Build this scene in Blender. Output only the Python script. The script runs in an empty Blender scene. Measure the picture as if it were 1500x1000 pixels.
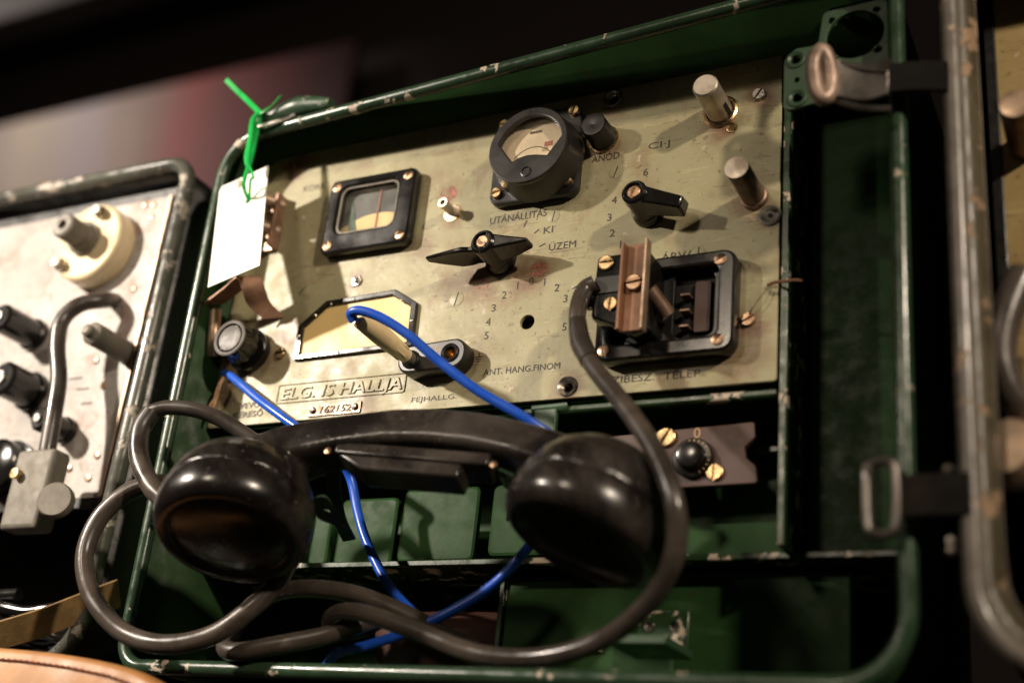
import bpy, bmesh, math, random
from mathutils import Vector, Matrix
random.seed(7)
S = 0.01                      # all coordinates below are centimetres, X right and Z up along the front panel, -Y towards the viewer
scene = bpy.context.scene
col = scene.collection

# ------------------------------------------------------------------ camera
cam_d = bpy.data.cameras.new('camera'); cam = bpy.data.objects.new('camera', cam_d); col.objects.link(cam)
CAMPOS = Vector((40.9423, -44.4443, -19.0597))
c_right = Vector((0.889863, 0.445090, 0.100196)); c_down = Vector((-0.095936, 0.397259, -0.912678)); c_fwd = Vector((-0.446028, 0.802546, 0.396206))
rot = Matrix((c_right, -c_down, -c_fwd)).transposed()
cam.matrix_world = Matrix.Translation(CAMPOS * S) @ rot.to_4x4()
cam_d.sensor_width = 36; cam_d.lens = 44.742
cam_d.clip_start = 0.02; cam_d.clip_end = 60
cam_d.dof.use_dof = True; cam_d.dof.focus_distance = 0.555; cam_d.dof.aperture_fstop = 4.1
cam_d.dof.aperture_blades = 9
scene.camera = cam

# ------------------------------------------------------------------ light
world = bpy.data.worlds.new('World'); scene.world = world; world.use_nodes = True
world.node_tree.nodes['Background'].inputs[0].default_value = (1.0, 0.80, 0.62, 1)
world.node_tree.nodes['Background'].inputs[1].default_value = 0.018

def spot(name, loc, target, power, size, blend, radius, colour):
    d = bpy.data.lights.new(name, 'SPOT'); o = bpy.data.objects.new(name, d); col.objects.link(o)
    d.energy = power; d.spot_size = math.radians(size); d.spot_blend = blend; d.shadow_soft_size = radius; d.color = colour
    o.location = Vector(loc) * S
    o.rotation_euler = (Vector(target) - Vector(loc)).to_track_quat('-Z', 'Y').to_euler()
    return o
spot('left_exhibit_spot', (-55, -72, 37), (-9, 0, 3), 92, 40, 1.0, 0.022, (1.0, 0.88, 0.75))
spot('right_exhibit_spot', (105, -70, 46), (8, 0, 5), 42, 44, 0.8, 0.03, (1.0, 0.84, 0.66))
d = bpy.data.lights.new('front_fill_light', 'AREA'); d.shape = 'DISK'; d.size = 0.22; d.energy = 5.2; d.color = (1.0, 0.83, 0.64)  # added fill lamp out of view: softens panel shadows, brings out the handle ridge
o = bpy.data.objects.new('front_fill_light', d); col.objects.link(o); o.location = Vector((-15, -150, 60))*S; o.rotation_euler = (Vector((14, 0, 4))-Vector((-15, -150, 60))).to_track_quat('-Z', 'Y').to_euler()
spot('background_fill_spot', (-330, 10, 250), (-232, 150, 150), 160, 50, 1.0, 0.06, (1.0, 0.84, 0.74))  # unseen spot added to brighten the display board and wall behind

scene.view_settings.view_transform = 'Standard'; scene.view_settings.look = 'None'
scene.view_settings.exposure = 0.0; scene.view_settings.gamma = 1.0
scene.cycles.use_denoising = True; scene.cycles.max_bounces = 8

# ------------------------------------------------------------------ node helpers
class NT:
    def __init__(s, name):
        s.m = bpy.data.materials.new(name); s.m.use_nodes = True; s.t = s.m.node_tree; s.n = s.t.nodes
        s.b = s.n['Principled BSDF']; s.tc = s.n.new('ShaderNodeTexCoord'); s.co = s.tc.outputs['Object']
    def set(s, k, v):
        i = s.b.inputs[k]
        if hasattr(v, 'is_linked'): s.t.links.new(v, i)
        else: i.default_value = (*v, 1) if isinstance(v, tuple) and len(v) == 3 else v
    def put(s, sock, v):
        if hasattr(v, 'is_linked'): s.t.links.new(v, sock)
        else: sock.default_value = (*v, 1) if isinstance(v, tuple) and len(v) == 3 and len(sock.default_value) == 4 else v
    def noise(s, scale, detail=4, rough=0.55, dist=0.0, vec=None, stretch=None, off=None):
        n = s.n.new('ShaderNodeTexNoise'); n.inputs['Scale'].default_value = scale; n.inputs['Detail'].default_value = detail
        n.inputs['Roughness'].default_value = rough; n.inputs['Distortion'].default_value = dist
        v = vec or s.co
        if stretch or off:
            mp = s.n.new('ShaderNodeMapping'); s.t.links.new(v, mp.inputs[0])
            if stretch: mp.inputs['Scale'].default_value = stretch
            if off: mp.inputs['Location'].default_value = off
            v = mp.outputs[0]
        s.t.links.new(v, n.inputs['Vector']); return n.outputs['Fac']
    def ramp(s, f, a, b, lo=0.0, hi=1.0):
        r = s.n.new('ShaderNodeMapRange'); r.interpolation_type = 'SMOOTHSTEP'
        s.t.links.new(f, r.inputs[0]); r.inputs[1].default_value = a; r.inputs[2].default_value = b
        r.inputs[3].default_value = lo; r.inputs[4].default_value = hi; return r.outputs[0]
    def mix(s, f, a, b):
        m = s.n.new('ShaderNodeMix'); m.data_type = 'RGBA'
        s.put(m.inputs[0], f); s.put(m.inputs[6], a); s.put(m.inputs[7], b); return m.outputs[2]
    def math(s, op, a, b=0.0):
        m = s.n.new('ShaderNodeMath'); m.operation = op; s.put(m.inputs[0], a); s.put(m.inputs[1], b); return m.outputs[0]
    def bump(s, f, strength, dist=0.001, prev=None):
        b = s.n.new('ShaderNodeBump'); b.inputs['Strength'].default_value = strength; b.inputs['Distance'].default_value = dist
        s.t.links.new(f, b.inputs['Height'])
        if prev is not None: s.t.links.new(prev, b.inputs['Normal'])
        return b.outputs[0]
    def spots(s, pts, edge):                       # worn places: max over soft discs at given points (cm), edges broken by noise
        nz = s.noise(140, 4); out = None
        for (x, y, z, r, k) in pts:
            d = s.n.new('ShaderNodeVectorMath'); d.operation = 'DISTANCE'; s.t.links.new(s.co, d.inputs[0]); d.inputs[1].default_value = (x*S, y*S, z*S)
            q = s.math('ADD', d.outputs['Value'], s.math('MULTIPLY', s.math('SUBTRACT', nz, 0.5), r*S*1.6))
            f = s.math('MULTIPLY', s.math('SUBTRACT', 1.0, s.ramp(q, r*S*(1-edge), r*S*(1+edge))), k)
            out = f if out is None else s.math('MAXIMUM', out, f)
        return out

def simple(name, colr, rough, metal=0.0, var=0.25, scale=80, bump=0.05, dirt=None, dirt_amt=0.0, spec=0.5, coat=0.0):
    t = NT(name); n1 = t.noise(scale, 5); dark = tuple(c*(1-var) for c in colr); lite = tuple(min(1, c*(1+var)) for c in colr)
    c = t.mix(t.ramp(n1, 0.3, 0.7), dark, lite)
    if dirt:
        c = t.mix(t.ramp(t.noise(scale*0.6, 6, 0.65, 0.4, off=(3, 1, 2)), 0.5, 0.72, 0, dirt_amt), c, dirt)
    t.set('Base Color', c); t.set('Metallic', metal); t.set('Specular IOR Level', spec)
    t.set('Roughness', t.ramp(t.noise(scale*1.7, 4, off=(1, 5, 2)), 0.3, 0.7, max(0.03, rough-0.1), min(1, rough+0.12)))
    if coat: t.set('Coat Weight', coat); t.set('Coat Roughness', 0.15)
    if bump: t.set('Normal', t.bump(t.noise(scale*4, 4), bump, 0.0006))
    return t.m

# ------------------------------------------------------------------ materials
M = {}
def panel_paint(name, ca, cb, stain, spec_pts, stain_k=0.55):
    t = NT(name)
    c = t.mix(t.ramp(t.noise(22, 5, 0.6), 0.3, 0.7), ca, cb)
    c = t.mix(t.ramp(t.noise(9, 3, 0.6, 0.6, off=(2, 0, 4)), 0.5, 0.75, 0, 0.35), c, tuple(x*0.72 for x in ca))
    c = t.mix(t.ramp(t.noise(48, 6, 0.7, 0.5, off=(4, 4, 1)), 0.50, 0.66, 0, stain_k*0.8), c, stain)
    c = t.mix(t.ramp(t.noise(330, 3, 0.5, off=(7, 2, 3)), 0.64, 0.69, 0, 0.6), c, (0.10, 0.06, 0.035))
    c = t.mix(t.ramp(t.noise(210, 3, 0.5, off=(1, 8, 3)), 0.67, 0.71, 0, 0.45), c, (0.62, 0.50, 0.40))
    if spec_pts:
        c = t.mix(t.spots(spec_pts, 0.75), c, t.mix(t.noise(260, 5), (0.07, 0.04, 0.025), (0.26, 0.13, 0.075)))
    sc = t.noise(60, 5, 0.6, 1.2, stretch=(1.0, 1, 9.0))
    c = t.mix(t.ramp(t.noise(75, 6, 0.7, 1.0, stretch=(1, 1, 5), off=(3, 3, 9)), 0.58, 0.66, 0, 0.4), c, tuple(x*0.45 for x in stain))
    c = t.mix(t.ramp(sc, 0.60, 0.66, 0, 0.35), c, tuple(min(1, x*1.35) for x in ca))
    t.set('Base Color', c)
    t.set('Roughness', t.ramp(t.noise(90, 4), 0.3, 0.7, 0.34, 0.52)); t.set('Specular IOR Level', 0.25)
    n = t.bump(t.noise(30, 3), 0.22, 0.003); n = t.bump(t.noise(420, 4), 0.22, 0.0004, n)
    t.set('Normal', n); return t.m
STAINS = [(16.6,0,5.9,0.7,.55),(14.2,0,6.0,0.9,.5),(13.0,0,6.2,0.7,.35),(17.2,0,6.3,0.55,.5),(25.3,0,11.95,.55,.6),(26.9,0,7.9,.6,.4),(27.6,0,7.3,.5,.45),
          (20.2,0,14.1,.45,.5),(20.2,0,12.1,.6,.35),(12.4,0,9.5,.45,.4),(12.0,0,11.1,.45,.35),(26.9,0,2.4,.6,.6),(26.9,0,1.4,.7,.35),(2.4,0,14.3,.7,.6),
          (3.9,0,4.5,.7,.5),(3.2,0,3.2,.7,.4),(0.6,0,1.7,.6,.6),(0.5,0,3.5,.6,.6),(24.0,0,0.6,.6,.35),(21.3,0,6.6,.5,.3),(10.8,0,8.3,.6,.35),(9.0,0,0.5,.6,.3),
          (27.1,0,13.3,.55,.6),(7.4,0,7.0,.4,.5),(14.6,0,2.2,.4,.4),(19.1,0,0.5,.55,.45),(26.4,0,0.8,.6,.3)]
M['olive'] = panel_paint('olive_panel_paint', (0.365, 0.335, 0.20), (0.28, 0.252, 0.145), (0.20, 0.115, 0.06), [(a, b, c, d*1.15, min(0.85, e*1.5)) for a, b, c, d, e in STAINS])
M['ivory'] = panel_paint('ivory_panel_paint', (0.43, 0.40, 0.37), (0.30, 0.275, 0.25), (0.26, 0.15, 0.11), [(-7.2,0,8.4,.5,.5),(-7.6,0,4.0,.4,.5),(-9.0,0,0.5,.5,.4),(-7.0,0,12.2,.4,.5)], 0.9)
M['ochre'] = panel_paint('ochre_panel_paint', (0.36, 0.27, 0.12), (0.28, 0.20, 0.085), (0.16, 0.09, 0.04), None)

def case_paint(name, base, chip_lo, chip_hi, rough=0.3, chips=(0.60, 0.49, 0.38), spec=0.5):
    t = NT(name); t.set('Specular IOR Level', spec)
    c = t.mix(t.ramp(t.noise(35, 4), 0.3, 0.7), base, tuple(x*0.65 for x in base))
    c = t.mix(t.ramp(t.noise(130, 5, 0.65, off=(2, 2, 2)), 0.56, 0.72, 0, 0.5), c, (0.030, 0.030, 0.014))
    ch = t.ramp(t.noise(95, 5, 0.6, 0.3, off=(5, 1, 3)), chip_lo, chip_hi)
    c = t.mix(ch, c, t.mix(t.noise(300, 3), chips, tuple(x*0.55 for x in chips)))
    t.set('Base Color', c); t.set('Roughness', t.math('ADD', t.math('MULTIPLY', ch, 0.3), t.ramp(t.noise(120, 4), 0.3, 0.7, rough-0.08, rough+0.12)))
    n = t.bump(t.noise(500, 3), 0.12, 0.0003); n = t.bump(t.noise(25, 2), 0.12, 0.002, n)
    inv = t.math('SUBTRACT', 1.0, ch); n = t.bump(inv, 0.5, 0.0004, n)
    t.set('Normal', n); return t.m
M['green'] = case_paint('green_case_paint', (0.021, 0.054, 0.017), 0.80, 0.86, 0.40, spec=0.06)
M['green_rim'] = case_paint('green_rim_paint_chipped', (0.026, 0.055, 0.028), 0.635, 0.655, 0.25)
M['green_edge'] = case_paint('green_edge_paint_worn', (0.018, 0.044, 0.015), 0.575, 0.60, 0.3)
M['green_lug'] = case_paint('green_lug_paint', (0.030, 0.070, 0.034), 0.69, 0.71, 0.4)
M['grey_rim'] = case_paint('worn_dark_rim', (0.085, 0.085, 0.07), 0.58, 0.64, 0.2, (0.45, 0.38, 0.31))
M['pale_rim'] = case_paint('worn_grey_rim', (0.16, 0.14, 0.12), 0.60, 0.66, 0.28, (0.45, 0.32, 0.22))
M['worn_band'] = case_paint('worn_olive_band', (0.075, 0.062, 0.036), 0.54, 0.60, 0.4, (0.34, 0.22, 0.13))
M['black_case'] = simple('black_case_paint', (0.010, 0.009, 0.008), 0.35, bump=0.03)
def bakelite(name, base, dust, amt, rough):
    t = NT(name)
    d = t.ramp(t.noise(26, 6, 0.65, 0.5), 0.40, 0.78, 0, amt)
    fine = t.ramp(t.noise(420, 3, 0.5, off=(2, 3, 1)), 0.66, 0.74, 0, 0.55*min(1, amt*3))
    sc = t.ramp(t.noise(150, 4, 0.6, 1.5, stretch=(1, 6, 1.3), off=(2, 1, 6)), 0.70, 0.76, 0, 0.5*min(1, amt*3))
    f = t.math('MAXIMUM', d, t.math('MAXIMUM', fine, sc))
    t.set('Base Color', t.mix(f, base, dust))
    t.set('Roughness', t.math('ADD', t.ramp(t.noise(60, 5), 0.3, 0.75, rough, rough+0.14), t.math('MULTIPLY', f, 0.35)))
    t.set('Normal', t.bump(t.noise(520, 3), 0.03, 0.0003)); return t.m
M['bakelite'] = bakelite('black_bakelite', (0.006, 0.0055, 0.005), (0.10, 0.08, 0.065), 0.08, 0.11)
M['dusty'] = bakelite('dusty_black_bakelite', (0.007, 0.0055, 0.005), (0.17, 0.14, 0.115), 0.30, 0.16)
M['dull_black'] = bakelite('dull_black_bakelite', (0.008, 0.007, 0.0065), (0.09, 0.075, 0.065), 0.14, 0.27)
M['brown_plate'] = bakelite('brown_laminate', (0.050, 0.020, 0.014), (0.12, 0.07, 0.05), 0.3, 0.4)
M['knob_top'] = simple('worn_knob_face', (0.10, 0.09, 0.08), 0.6, var=0.3, scale=90, dirt=(0.05, 0.04, 0.035), dirt_amt=0.6)
M['brass'] = simple('tarnished_brass', (0.60, 0.42, 0.22), 0.32, 1.0, 0.3, 200, 0.1, (0.13, 0.08, 0.04), 0.7)
M['copper'] = simple('coppery_screw', (0.42, 0.28, 0.18), 0.36, 1.0, 0.3, 200, 0.1, (0.12, 0.06, 0.03), 0.7)
M['steel'] = simple('worn_steel', (0.50, 0.46, 0.41), 0.30, 1.0, 0.25, 150, 0.1, (0.16, 0.09, 0.05), 0.6)
M['nickel'] = simple('grey_pin_metal', (0.52, 0.46, 0.38), 0.45, 0.85, 0.2, 110, 0.1, (0.22, 0.14, 0.08), 0.5)
M['dark_pin'] = simple('brown_pin_metal', (0.20, 0.13, 0.09), 0.42, 0.6, 0.3, 110, 0.1, (0.07, 0.04, 0.025), 0.6)
M['latch_steel'] = simple('dark_latch_steel', (0.20, 0.18, 0.16), 0.30, 0.9, 0.2, 35, 0.06, (0.10, 0.08, 0.065), 0.5)
M['ring_rust'] = simple('worn_ring_metal', (0.34, 0.245, 0.19), 0.45, 0.4, 0.3, 90, 0.1, (0.08, 0.055, 0.045), 0.8)
M['rust'] = simple('rusty_strap', (0.30, 0.17, 0.11), 0.48, 0.35, 0.35, 70, 0.2, (0.09, 0.05, 0.035), 0.7)
M['clip_metal'] = simple('pinkish_clip_metal', (0.46, 0.33, 0.23), 0.38, 0.6, 0.25, 80, 0.1, (0.16, 0.09, 0.06), 0.6)
M['cuprex'] = simple('reddish_brown_strip', (0.19, 0.088, 0.045), 0.5, 0.25, 0.25, 60, 0.1, (0.14, 0.06, 0.03), 0.6)
M['aluminium'] = simple('grey_cast_metal', (0.14, 0.125, 0.10), 0.6, 0.1, 0.15, 90, 0.2, (0.2, 0.15, 0.1), 0.4)
M['rubber'] = simple('grey_brown_rubber', (0.048, 0.038, 0.031), 0.28, 0, 0.35, 45, 0.12, (0.11, 0.085, 0.068), 0.6)
M['rubber_dark'] = simple('dark_rubber', (0.034, 0.027, 0.022), 0.30, 0, 0.3, 60, 0.1, (0.11, 0.085, 0.065), 0.5)
M['blue'] = simple('blue_insulation', (0.014, 0.085, 0.52), 0.28, 0, 0.12, 50, 0.03, (0.05, 0.12, 0.40), 0.4)
M['tan'] = simple('tan_plastic', (0.90, 0.70, 0.40), 0.38, 0, 0.1, 60, 0.05, (0.40, 0.25, 0.12), 0.4)
M['yellow_card'] = simple('aged_yellow_card', (0.74, 0.53, 0.21), 0.5, 0, 0.08, 30, 0.02, (0.60, 0.40, 0.16), 0.5)
M['dial'] = simple('aged_dial_card', (0.56, 0.44, 0.26), 0.6, 0, 0.15, 70, 0.02, (0.20, 0.13, 0.06), 0.7)
M['dial_cream'] = simple('cream_gauge_dial', (0.74, 0.60, 0.40), 0.6, 0, 0.12, 70, 0.02, (0.30, 0.19, 0.09), 0.75)
M['cream'] = simple('cream_porcelain', (0.62, 0.50, 0.31), 0.22, 0, 0.1, 40, 0.02, (0.40, 0.28, 0.15), 0.4)
M['paper'] = simple('white_paper', (0.84, 0.82, 0.75), 0.8, 0, 0.02, 60, 0.05)
M['pencil'] = simple('faint_pencil', (0.58, 0.55, 0.50), 0.8, 0, 0.2, 300, 0)
M['tie'] = simple('green_plastic_tie', (0.012, 0.42, 0.075), 0.32, 0, 0.12, 60, 0.03)
M['thread'] = simple('frayed_thread', (0.45, 0.27, 0.15), 0.9, 0, 0.3, 300, 0.2)
M['stitch'] = simple('dark_red_stitching', (0.17, 0.045, 0.02), 0.8, 0, 0.3, 300, 0.1)
M['leather'] = simple('tan_leather', (0.38, 0.175, 0.055), 0.5, 0, 0.16, 40, 0.25, (0.30, 0.13, 0.045), 0.5)
M['strap'] = simple('olive_webbing', (0.20, 0.12, 0.04), 0.8, 0, 0.2, 120, 0.4, (0.14, 0.08, 0.03), 0.5)
M['deepgreen'] = simple('faded_green_mark', (0.018, 0.060, 0.028), 0.6, 0, 0.3, 120, 0)
M['red_mark'] = simple('faded_red_mark', (0.33, 0.10, 0.06), 0.6, 0, 0.3, 200, 0)
M['dark_dial'] = simple('dark_dial_disc', (0.035, 0.042, 0.038), 0.5, 0, 0.3, 60, 0)
M['mirror_white'] = simple('white_paint_dot', (0.80, 0.78, 0.74), 0.4, 0, 0.05, 90, 0)
M['dark_floor'] = simple('dark_shelf_board', (0.010, 0.008, 0.007), 0.6, 0, 0.3, 12, 0.1)
M['dark_strap'] = simple('black_hasp_paint', (0.004, 0.0035, 0.003), 0.7, 0, 0.3, 40, 0.05, (0.03, 0.018, 0.01), 0.5, spec=0.15)
M['void'] = simple('black_hole', (0.003, 0.003, 0.003), 0.8, 0, 0.1, 20, 0)

def worn_ink(name, colr, lo, hi):
    t = NT(name); t.set('Base Color', colr); t.set('Roughness', 0.6)
    tr = t.n.new('ShaderNodeBsdfTransparent'); mx = t.n.new('ShaderNodeMixShader')
    t.t.links.new(t.ramp(t.noise(260, 5, 0.6), lo, hi), mx.inputs[0]); t.t.links.new(t.b.outputs[0], mx.inputs[1]); t.t.links.new(tr.outputs[0], mx.inputs[2])
    t.t.links.new(mx.outputs[0], t.n['Material Output'].inputs[0]); return t.m
M['ink'] = worn_ink('worn_black_ink', (0.018, 0.013, 0.008), 0.70, 0.86)
M['ink_faint'] = worn_ink('faint_black_ink', (0.05, 0.035, 0.02), 0.60, 0.76)
M['gold_ink'] = worn_ink('gold_ink', (0.40, 0.25, 0.10), 0.60, 0.75)
M['red_ink'] = worn_ink('worn_red_smudge', (0.34, 0.12, 0.08), 0.40, 0.56)
t = NT('gauge_glass')
gl = t.n.new('ShaderNodeBsdfGlossy'); gl.inputs['Roughness'].default_value = 0.06; tr = t.n.new('ShaderNodeBsdfTransparent'); mx = t.n.new('ShaderNodeMixShader')
hz = t.n.new('ShaderNodeMixShader'); df = t.n.new('ShaderNodeBsdfDiffuse'); df.inputs[0].default_value = (0.30, 0.26, 0.20, 1)
t.put(hz.inputs[0], t.ramp(t.noise(90, 6, 0.65), 0.3, 0.75, 0.02, 0.10)); t.t.links.new(tr.outputs[0], hz.inputs[1]); t.t.links.new(df.outputs[0], hz.inputs[2])
t.put(mx.inputs[0], t.ramp(t.noise(40, 5), 0.3, 0.8, 0.03, 0.10)); t.t.links.new(hz.outputs[0], mx.inputs[1]); t.t.links.new(gl.outputs[0], mx.inputs[2]); t.t.links.new(mx.outputs[0], t.n['Material Output'].inputs[0])
M['glass'] = t.m

# ------------------------------------------------------------------ mesh helpers
I4 = Matrix.Identity(4)
ORG = {}
def finish(me, mat, smooth=35):
    me.validate()
    if mat is not None: me.materials.clear(); me.materials.append(M[mat] if isinstance(mat, str) else mat)
    for p in me.polygons: p.use_smooth = True
    me.set_sharp_from_angle(angle=math.radians(smooth))
    return me
def link(name, me, parent=None, loc=None, mw=None):
    o = bpy.data.objects.new(name, me); col.objects.link(o)
    mw = mw if mw is not None else (Matrix.Translation(Vector(loc)*S) if loc is not None else I4)
    if parent is not None:
        o.parent = parent; o.matrix_parent_inverse = ORG[parent.name].inverted()
    o.matrix_basis = mw; ORG[o.name] = mw.copy()
    return o
def root(name, loc, label, cat, group=None):
    o = bpy.data.objects.new(name, None); col.objects.link(o); o.empty_display_size = 0.02
    o.location = Vector(loc)*S; ORG[o.name] = Matrix.Translation(Vector(loc)*S)
    o['label'] = label; o['category'] = cat
    if group: o['group'] = group
    return o
class MB:
    def __init__(s): s.v = []; s.f = []
    def add(s, vs, fs, mx=None):
        k = len(s.v)
        s.v += [tuple(mx @ Vector(v)) if mx is not None else tuple(v) for v in vs]; s.f += [tuple(i+k for i in f) for f in fs]; return s
    def box(s, lo, hi, mx=None):
        (a, b, c), (d, e, f) = lo, hi
        return s.add([(a,b,c),(d,b,c),(d,e,c),(a,e,c),(a,b,f),(d,b,f),(d,e,f),(a,e,f)], [(0,3,2,1),(4,5,6,7),(0,1,5,4),(1,2,6,5),(2,3,7,6),(3,0,4,7)], mx)
    def lathe(s, prof, mx=None, n=40, close=True):       # profile (r, h): axis is local Z
        vs = []; fs = []
        for r, h in prof:
            for i in range(n):
                a = 2*math.pi*i/n; vs.append((r*math.cos(a), r*math.sin(a), h))
        for j in range(len(prof)-1):
            for i in range(n):
                k = (i+1) % n; fs.append((j*n+i, j*n+k, (j+1)*n+k, (j+1)*n+i))
        if close:
            if prof[0][0] > 1e-6: fs.append(tuple(reversed(range(n))))
            if prof[-1][0] > 1e-6: fs.append(tuple(range((len(prof)-1)*n, len(prof)*n)))
        return s.add(vs, fs, mx)
    def tube(s, pts, rad, n=14, cyclic=False, sub=8, caps=True, smooth=True):
        P = [Vector(p) for p in pts]; R = rad if isinstance(rad, (list, tuple)) else [rad]*len(P)
        Q = []; QR = []
        m = len(P)
        if smooth:
            for i in range(m if cyclic else m-1):
                g = lambda j: P[j % m] if cyclic else P[max(0, min(m-1, j))]
                p0, p1, p2, p3 = g(i-1), g(i), g(i+1), g(i+2)
                for q in range(sub):
                    t = q/sub
                    Q.append(0.5*((2*p1)+(p2-p0)*t+(2*p0-5*p1+4*p2-p3)*t*t+(3*p1-p0-3*p2+p3)*t**3)); QR.append(R[i]*(1-t)+R[(i+1) % m]*t)
            if not cyclic: Q.append(P[-1]); QR.append(R[-1])
        else: Q = P; QR = list(R)
        m = len(Q); T = []
        for i in range(m):
            a = Q[(i-1) % m] if cyclic else Q[max(0, i-1)]; b = Q[(i+1) % m] if cyclic else Q[min(m-1, i+1)]
            T.append((b-a).normalized())
        N = T[0].orthogonal().normalized(); frames = []
        for i in range(m):
            if i: N = (N - T[i]*N.dot(T[i])); N.normalize()
            frames.append((N.copy(), T[i].cross(N)))
        vs = []; fs = []
        for i in range(m):
            a, b = frames[i]
            for j in range(n):
                w = 2*math.pi*j/n; vs.append(Q[i] + (a*math.cos(w)+b*math.sin(w))*QR[i])
        for i in range(m if cyclic else m-1):
            k = (i+1) % m; off = 0
            if cyclic and k == 0:      # twist match
                a, b = frames[-1]; best = min(range(n), key=lambda o: (frames[0][0]*math.cos(2*math.pi*o/n)+frames[0][1]*math.sin(2*math.pi*o/n) - a).length); off = best
            for j in range(n):
                fs.append((i*n+j, i*n+(j+1) % n, k*n+(j+1+off) % n, k*n+(j+off) % n))
        if caps and not cyclic: fs.append(tuple(reversed(range(n)))); fs.append(tuple(range((m-1)*n, m*n)))
        return s.add(vs, fs)
    def mesh(s, name, mat, smooth=35):
        me = bpy.data.meshes.new(name); me.from_pydata([Vector(v)*S for v in s.v], [], s.f); me.update()
        b = bmesh.new(); b.from_mesh(me); bmesh.ops.recalc_face_normals(b, faces=b.faces); b.to_mesh(me); b.free()
        return finish(me, mat, smooth)
    def build(s, name, mat, parent=None, bevel=0, seg=2, smooth=35, loc=None, mw=None):
        o = link(name, s.mesh(name, mat, smooth), parent, loc, mw)
        if bevel: bev(o, bevel, seg)
        return o
def bev(o, w, seg=2):
    m = o.modifiers.new('bevel', 'BEVEL'); m.width = w*S; m.segments = seg; m.limit_method = 'ANGLE'; m.angle_limit = math.radians(40); m.harden_normals = False
def frame(o, z, x=None):                                   # matrix with local Z along z (cm space)
    z = Vector(z).normalized(); x = Vector(x) if x is not None else z.orthogonal()
    x = (x - z*x.dot(z)).normalized(); y = z.cross(x)
    m = Matrix((x, y, z)).transposed().to_4x4(); m.translation = Vector(o); return m
OUT = (0, -1, 0)
def outm(x, z, d=0.0, rot=0.0): return frame((x, -d, z), OUT, (math.cos(rot), 0, math.sin(rot)))   # local Z out of the panel
def rpoly(pts, r, n=5):                                    # polygon with rounded corners
    out = []; m = len(pts); rr = r if isinstance(r, (list, tuple)) else [r]*m
    for i in range(m):
        p = Vector(pts[i]); a = Vector(pts[i-1])-p; b = Vector(pts[(i+1) % m])-p; la, lb = a.length, b.length; a.normalize(); b.normalize()
        ang = a.angle(b); q = rr[i]
        if q <= 0: out.append(tuple(p)); continue
        tl = min(q/math.tan(ang/2), la*0.48, lb*0.48); q2 = tl*math.tan(ang/2)
        c = p + (a+b).normalized()*(q2/math.sin(ang/2)); s0 = p+a*tl-c; s1 = p+b*tl-c
        a0 = math.atan2(s0.y, s0.x); da = math.atan2(s1.y, s1.x)-a0
        while da > math.pi: da -= 2*math.pi
        while da < -math.pi: da += 2*math.pi
        for k in range(n+1): w = a0+da*k/n; out.append((c.x+q2*math.cos(w), c.y+q2*math.sin(w)))
    return out
def rrect(x0, z0, x1, z1, r): return rpoly([(x0,z0),(x1,z0),(x1,z1),(x0,z1)], r)
def circ(x, z, r, n=28): return [(x+r*math.cos(2*math.pi*i/n), z+r*math.sin(2*math.pi*i/n)) for i in range(n)]
def curve_mesh(cu, name, mat, mx, smooth=35):              # filled 2D curve -> mesh, mapped by mx (cm)
    o = bpy.data.objects.new('tmp', cu); col.objects.link(o)
    dg = bpy.context.evaluated_depsgraph_get(); me = bpy.data.meshes.new_from_object(o.evaluated_get(dg)); bpy.data.objects.remove(o); bpy.data.curves.remove(cu)
    for v in me.vertices: v.co = (mx @ v.co)*S
    me.name = name; return finish(me, mat, smooth)
def plate(name, loops, d0, d1, mat, parent=None, bevel=0.03, mx=None, smooth=35):
    """flat piece with holes; loops in panel (x, z); back face at distance d0 in front of the panel, front at d1"""
    cu = bpy.data.curves.new('tmp', 'CURVE'); cu.dimensions = '2D'; cu.fill_mode = 'BOTH'
    for lp in loops:
        sp = cu.splines.new('POLY'); sp.points.add(len(lp)-1); sp.use_cyclic_u = True
        for p, q in zip(sp.points, lp): p.co = (q[0], q[1], 0, 1)
    b = min(bevel, (d1-d0)/2*0.9); cu.extrude = (d1-d0)/2-b; cu.bevel_depth = b; cu.bevel_resolution = 1; cu.offset = -b
    mm = Matrix(((1,0,0,0),(0,0,-1,-(d0+d1)/2),(0,1,0,0),(0,0,0,1)))
    me = curve_mesh(cu, name, mat, (mx @ mm) if mx is not None else mm, smooth)
    return link(name, me, parent)
def text(s, x, z, h, width, mat, parent, d=0.012, thick=0.004, rot=0.0, name='lettering', bevel=0.0, align='LEFT', shear=0.0, mx=None):
    cu = bpy.data.curves.new('tmp', 'FONT'); cu.body = s; cu.size = 1.0; cu.align_x = align; cu.fill_mode = 'BOTH' ; cu.shear = shear
    cu.extrude = thick/2/h*0.73; cu.bevel_depth = bevel/h*0.73; cu.resolution_u = 3
    o = bpy.data.objects.new('tmp', cu); col.objects.link(o); bpy.context.view_layer.update(); w = o.dimensions.x; bpy.data.objects.remove(o)
    k = h/0.73; kx = (width/w) if width else k
    m = Matrix.Translation((x, -d, z)) @ Matrix.Rotation(-rot, 4, 'Y') @ Matrix(((kx,0,0,0),(0,0,-k,0),(0,k,0,0),(0,0,0,1)))
    return link(name, curve_mesh(cu, name, mat, (mx @ m) if mx is not None else m), parent)
def segs(a, b, w, d, mat, parent, name='tick_mark'):
    a = Vector(a); b = Vector(b); n = (b-a).normalized(); n = Vector((-n.y, n.x))*w/2
    return plate(name, [[tuple(a+n), tuple(b+n), tuple(b-n), tuple(a-n)]], 0.003, 0.003+d, mat, parent, 0)

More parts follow.
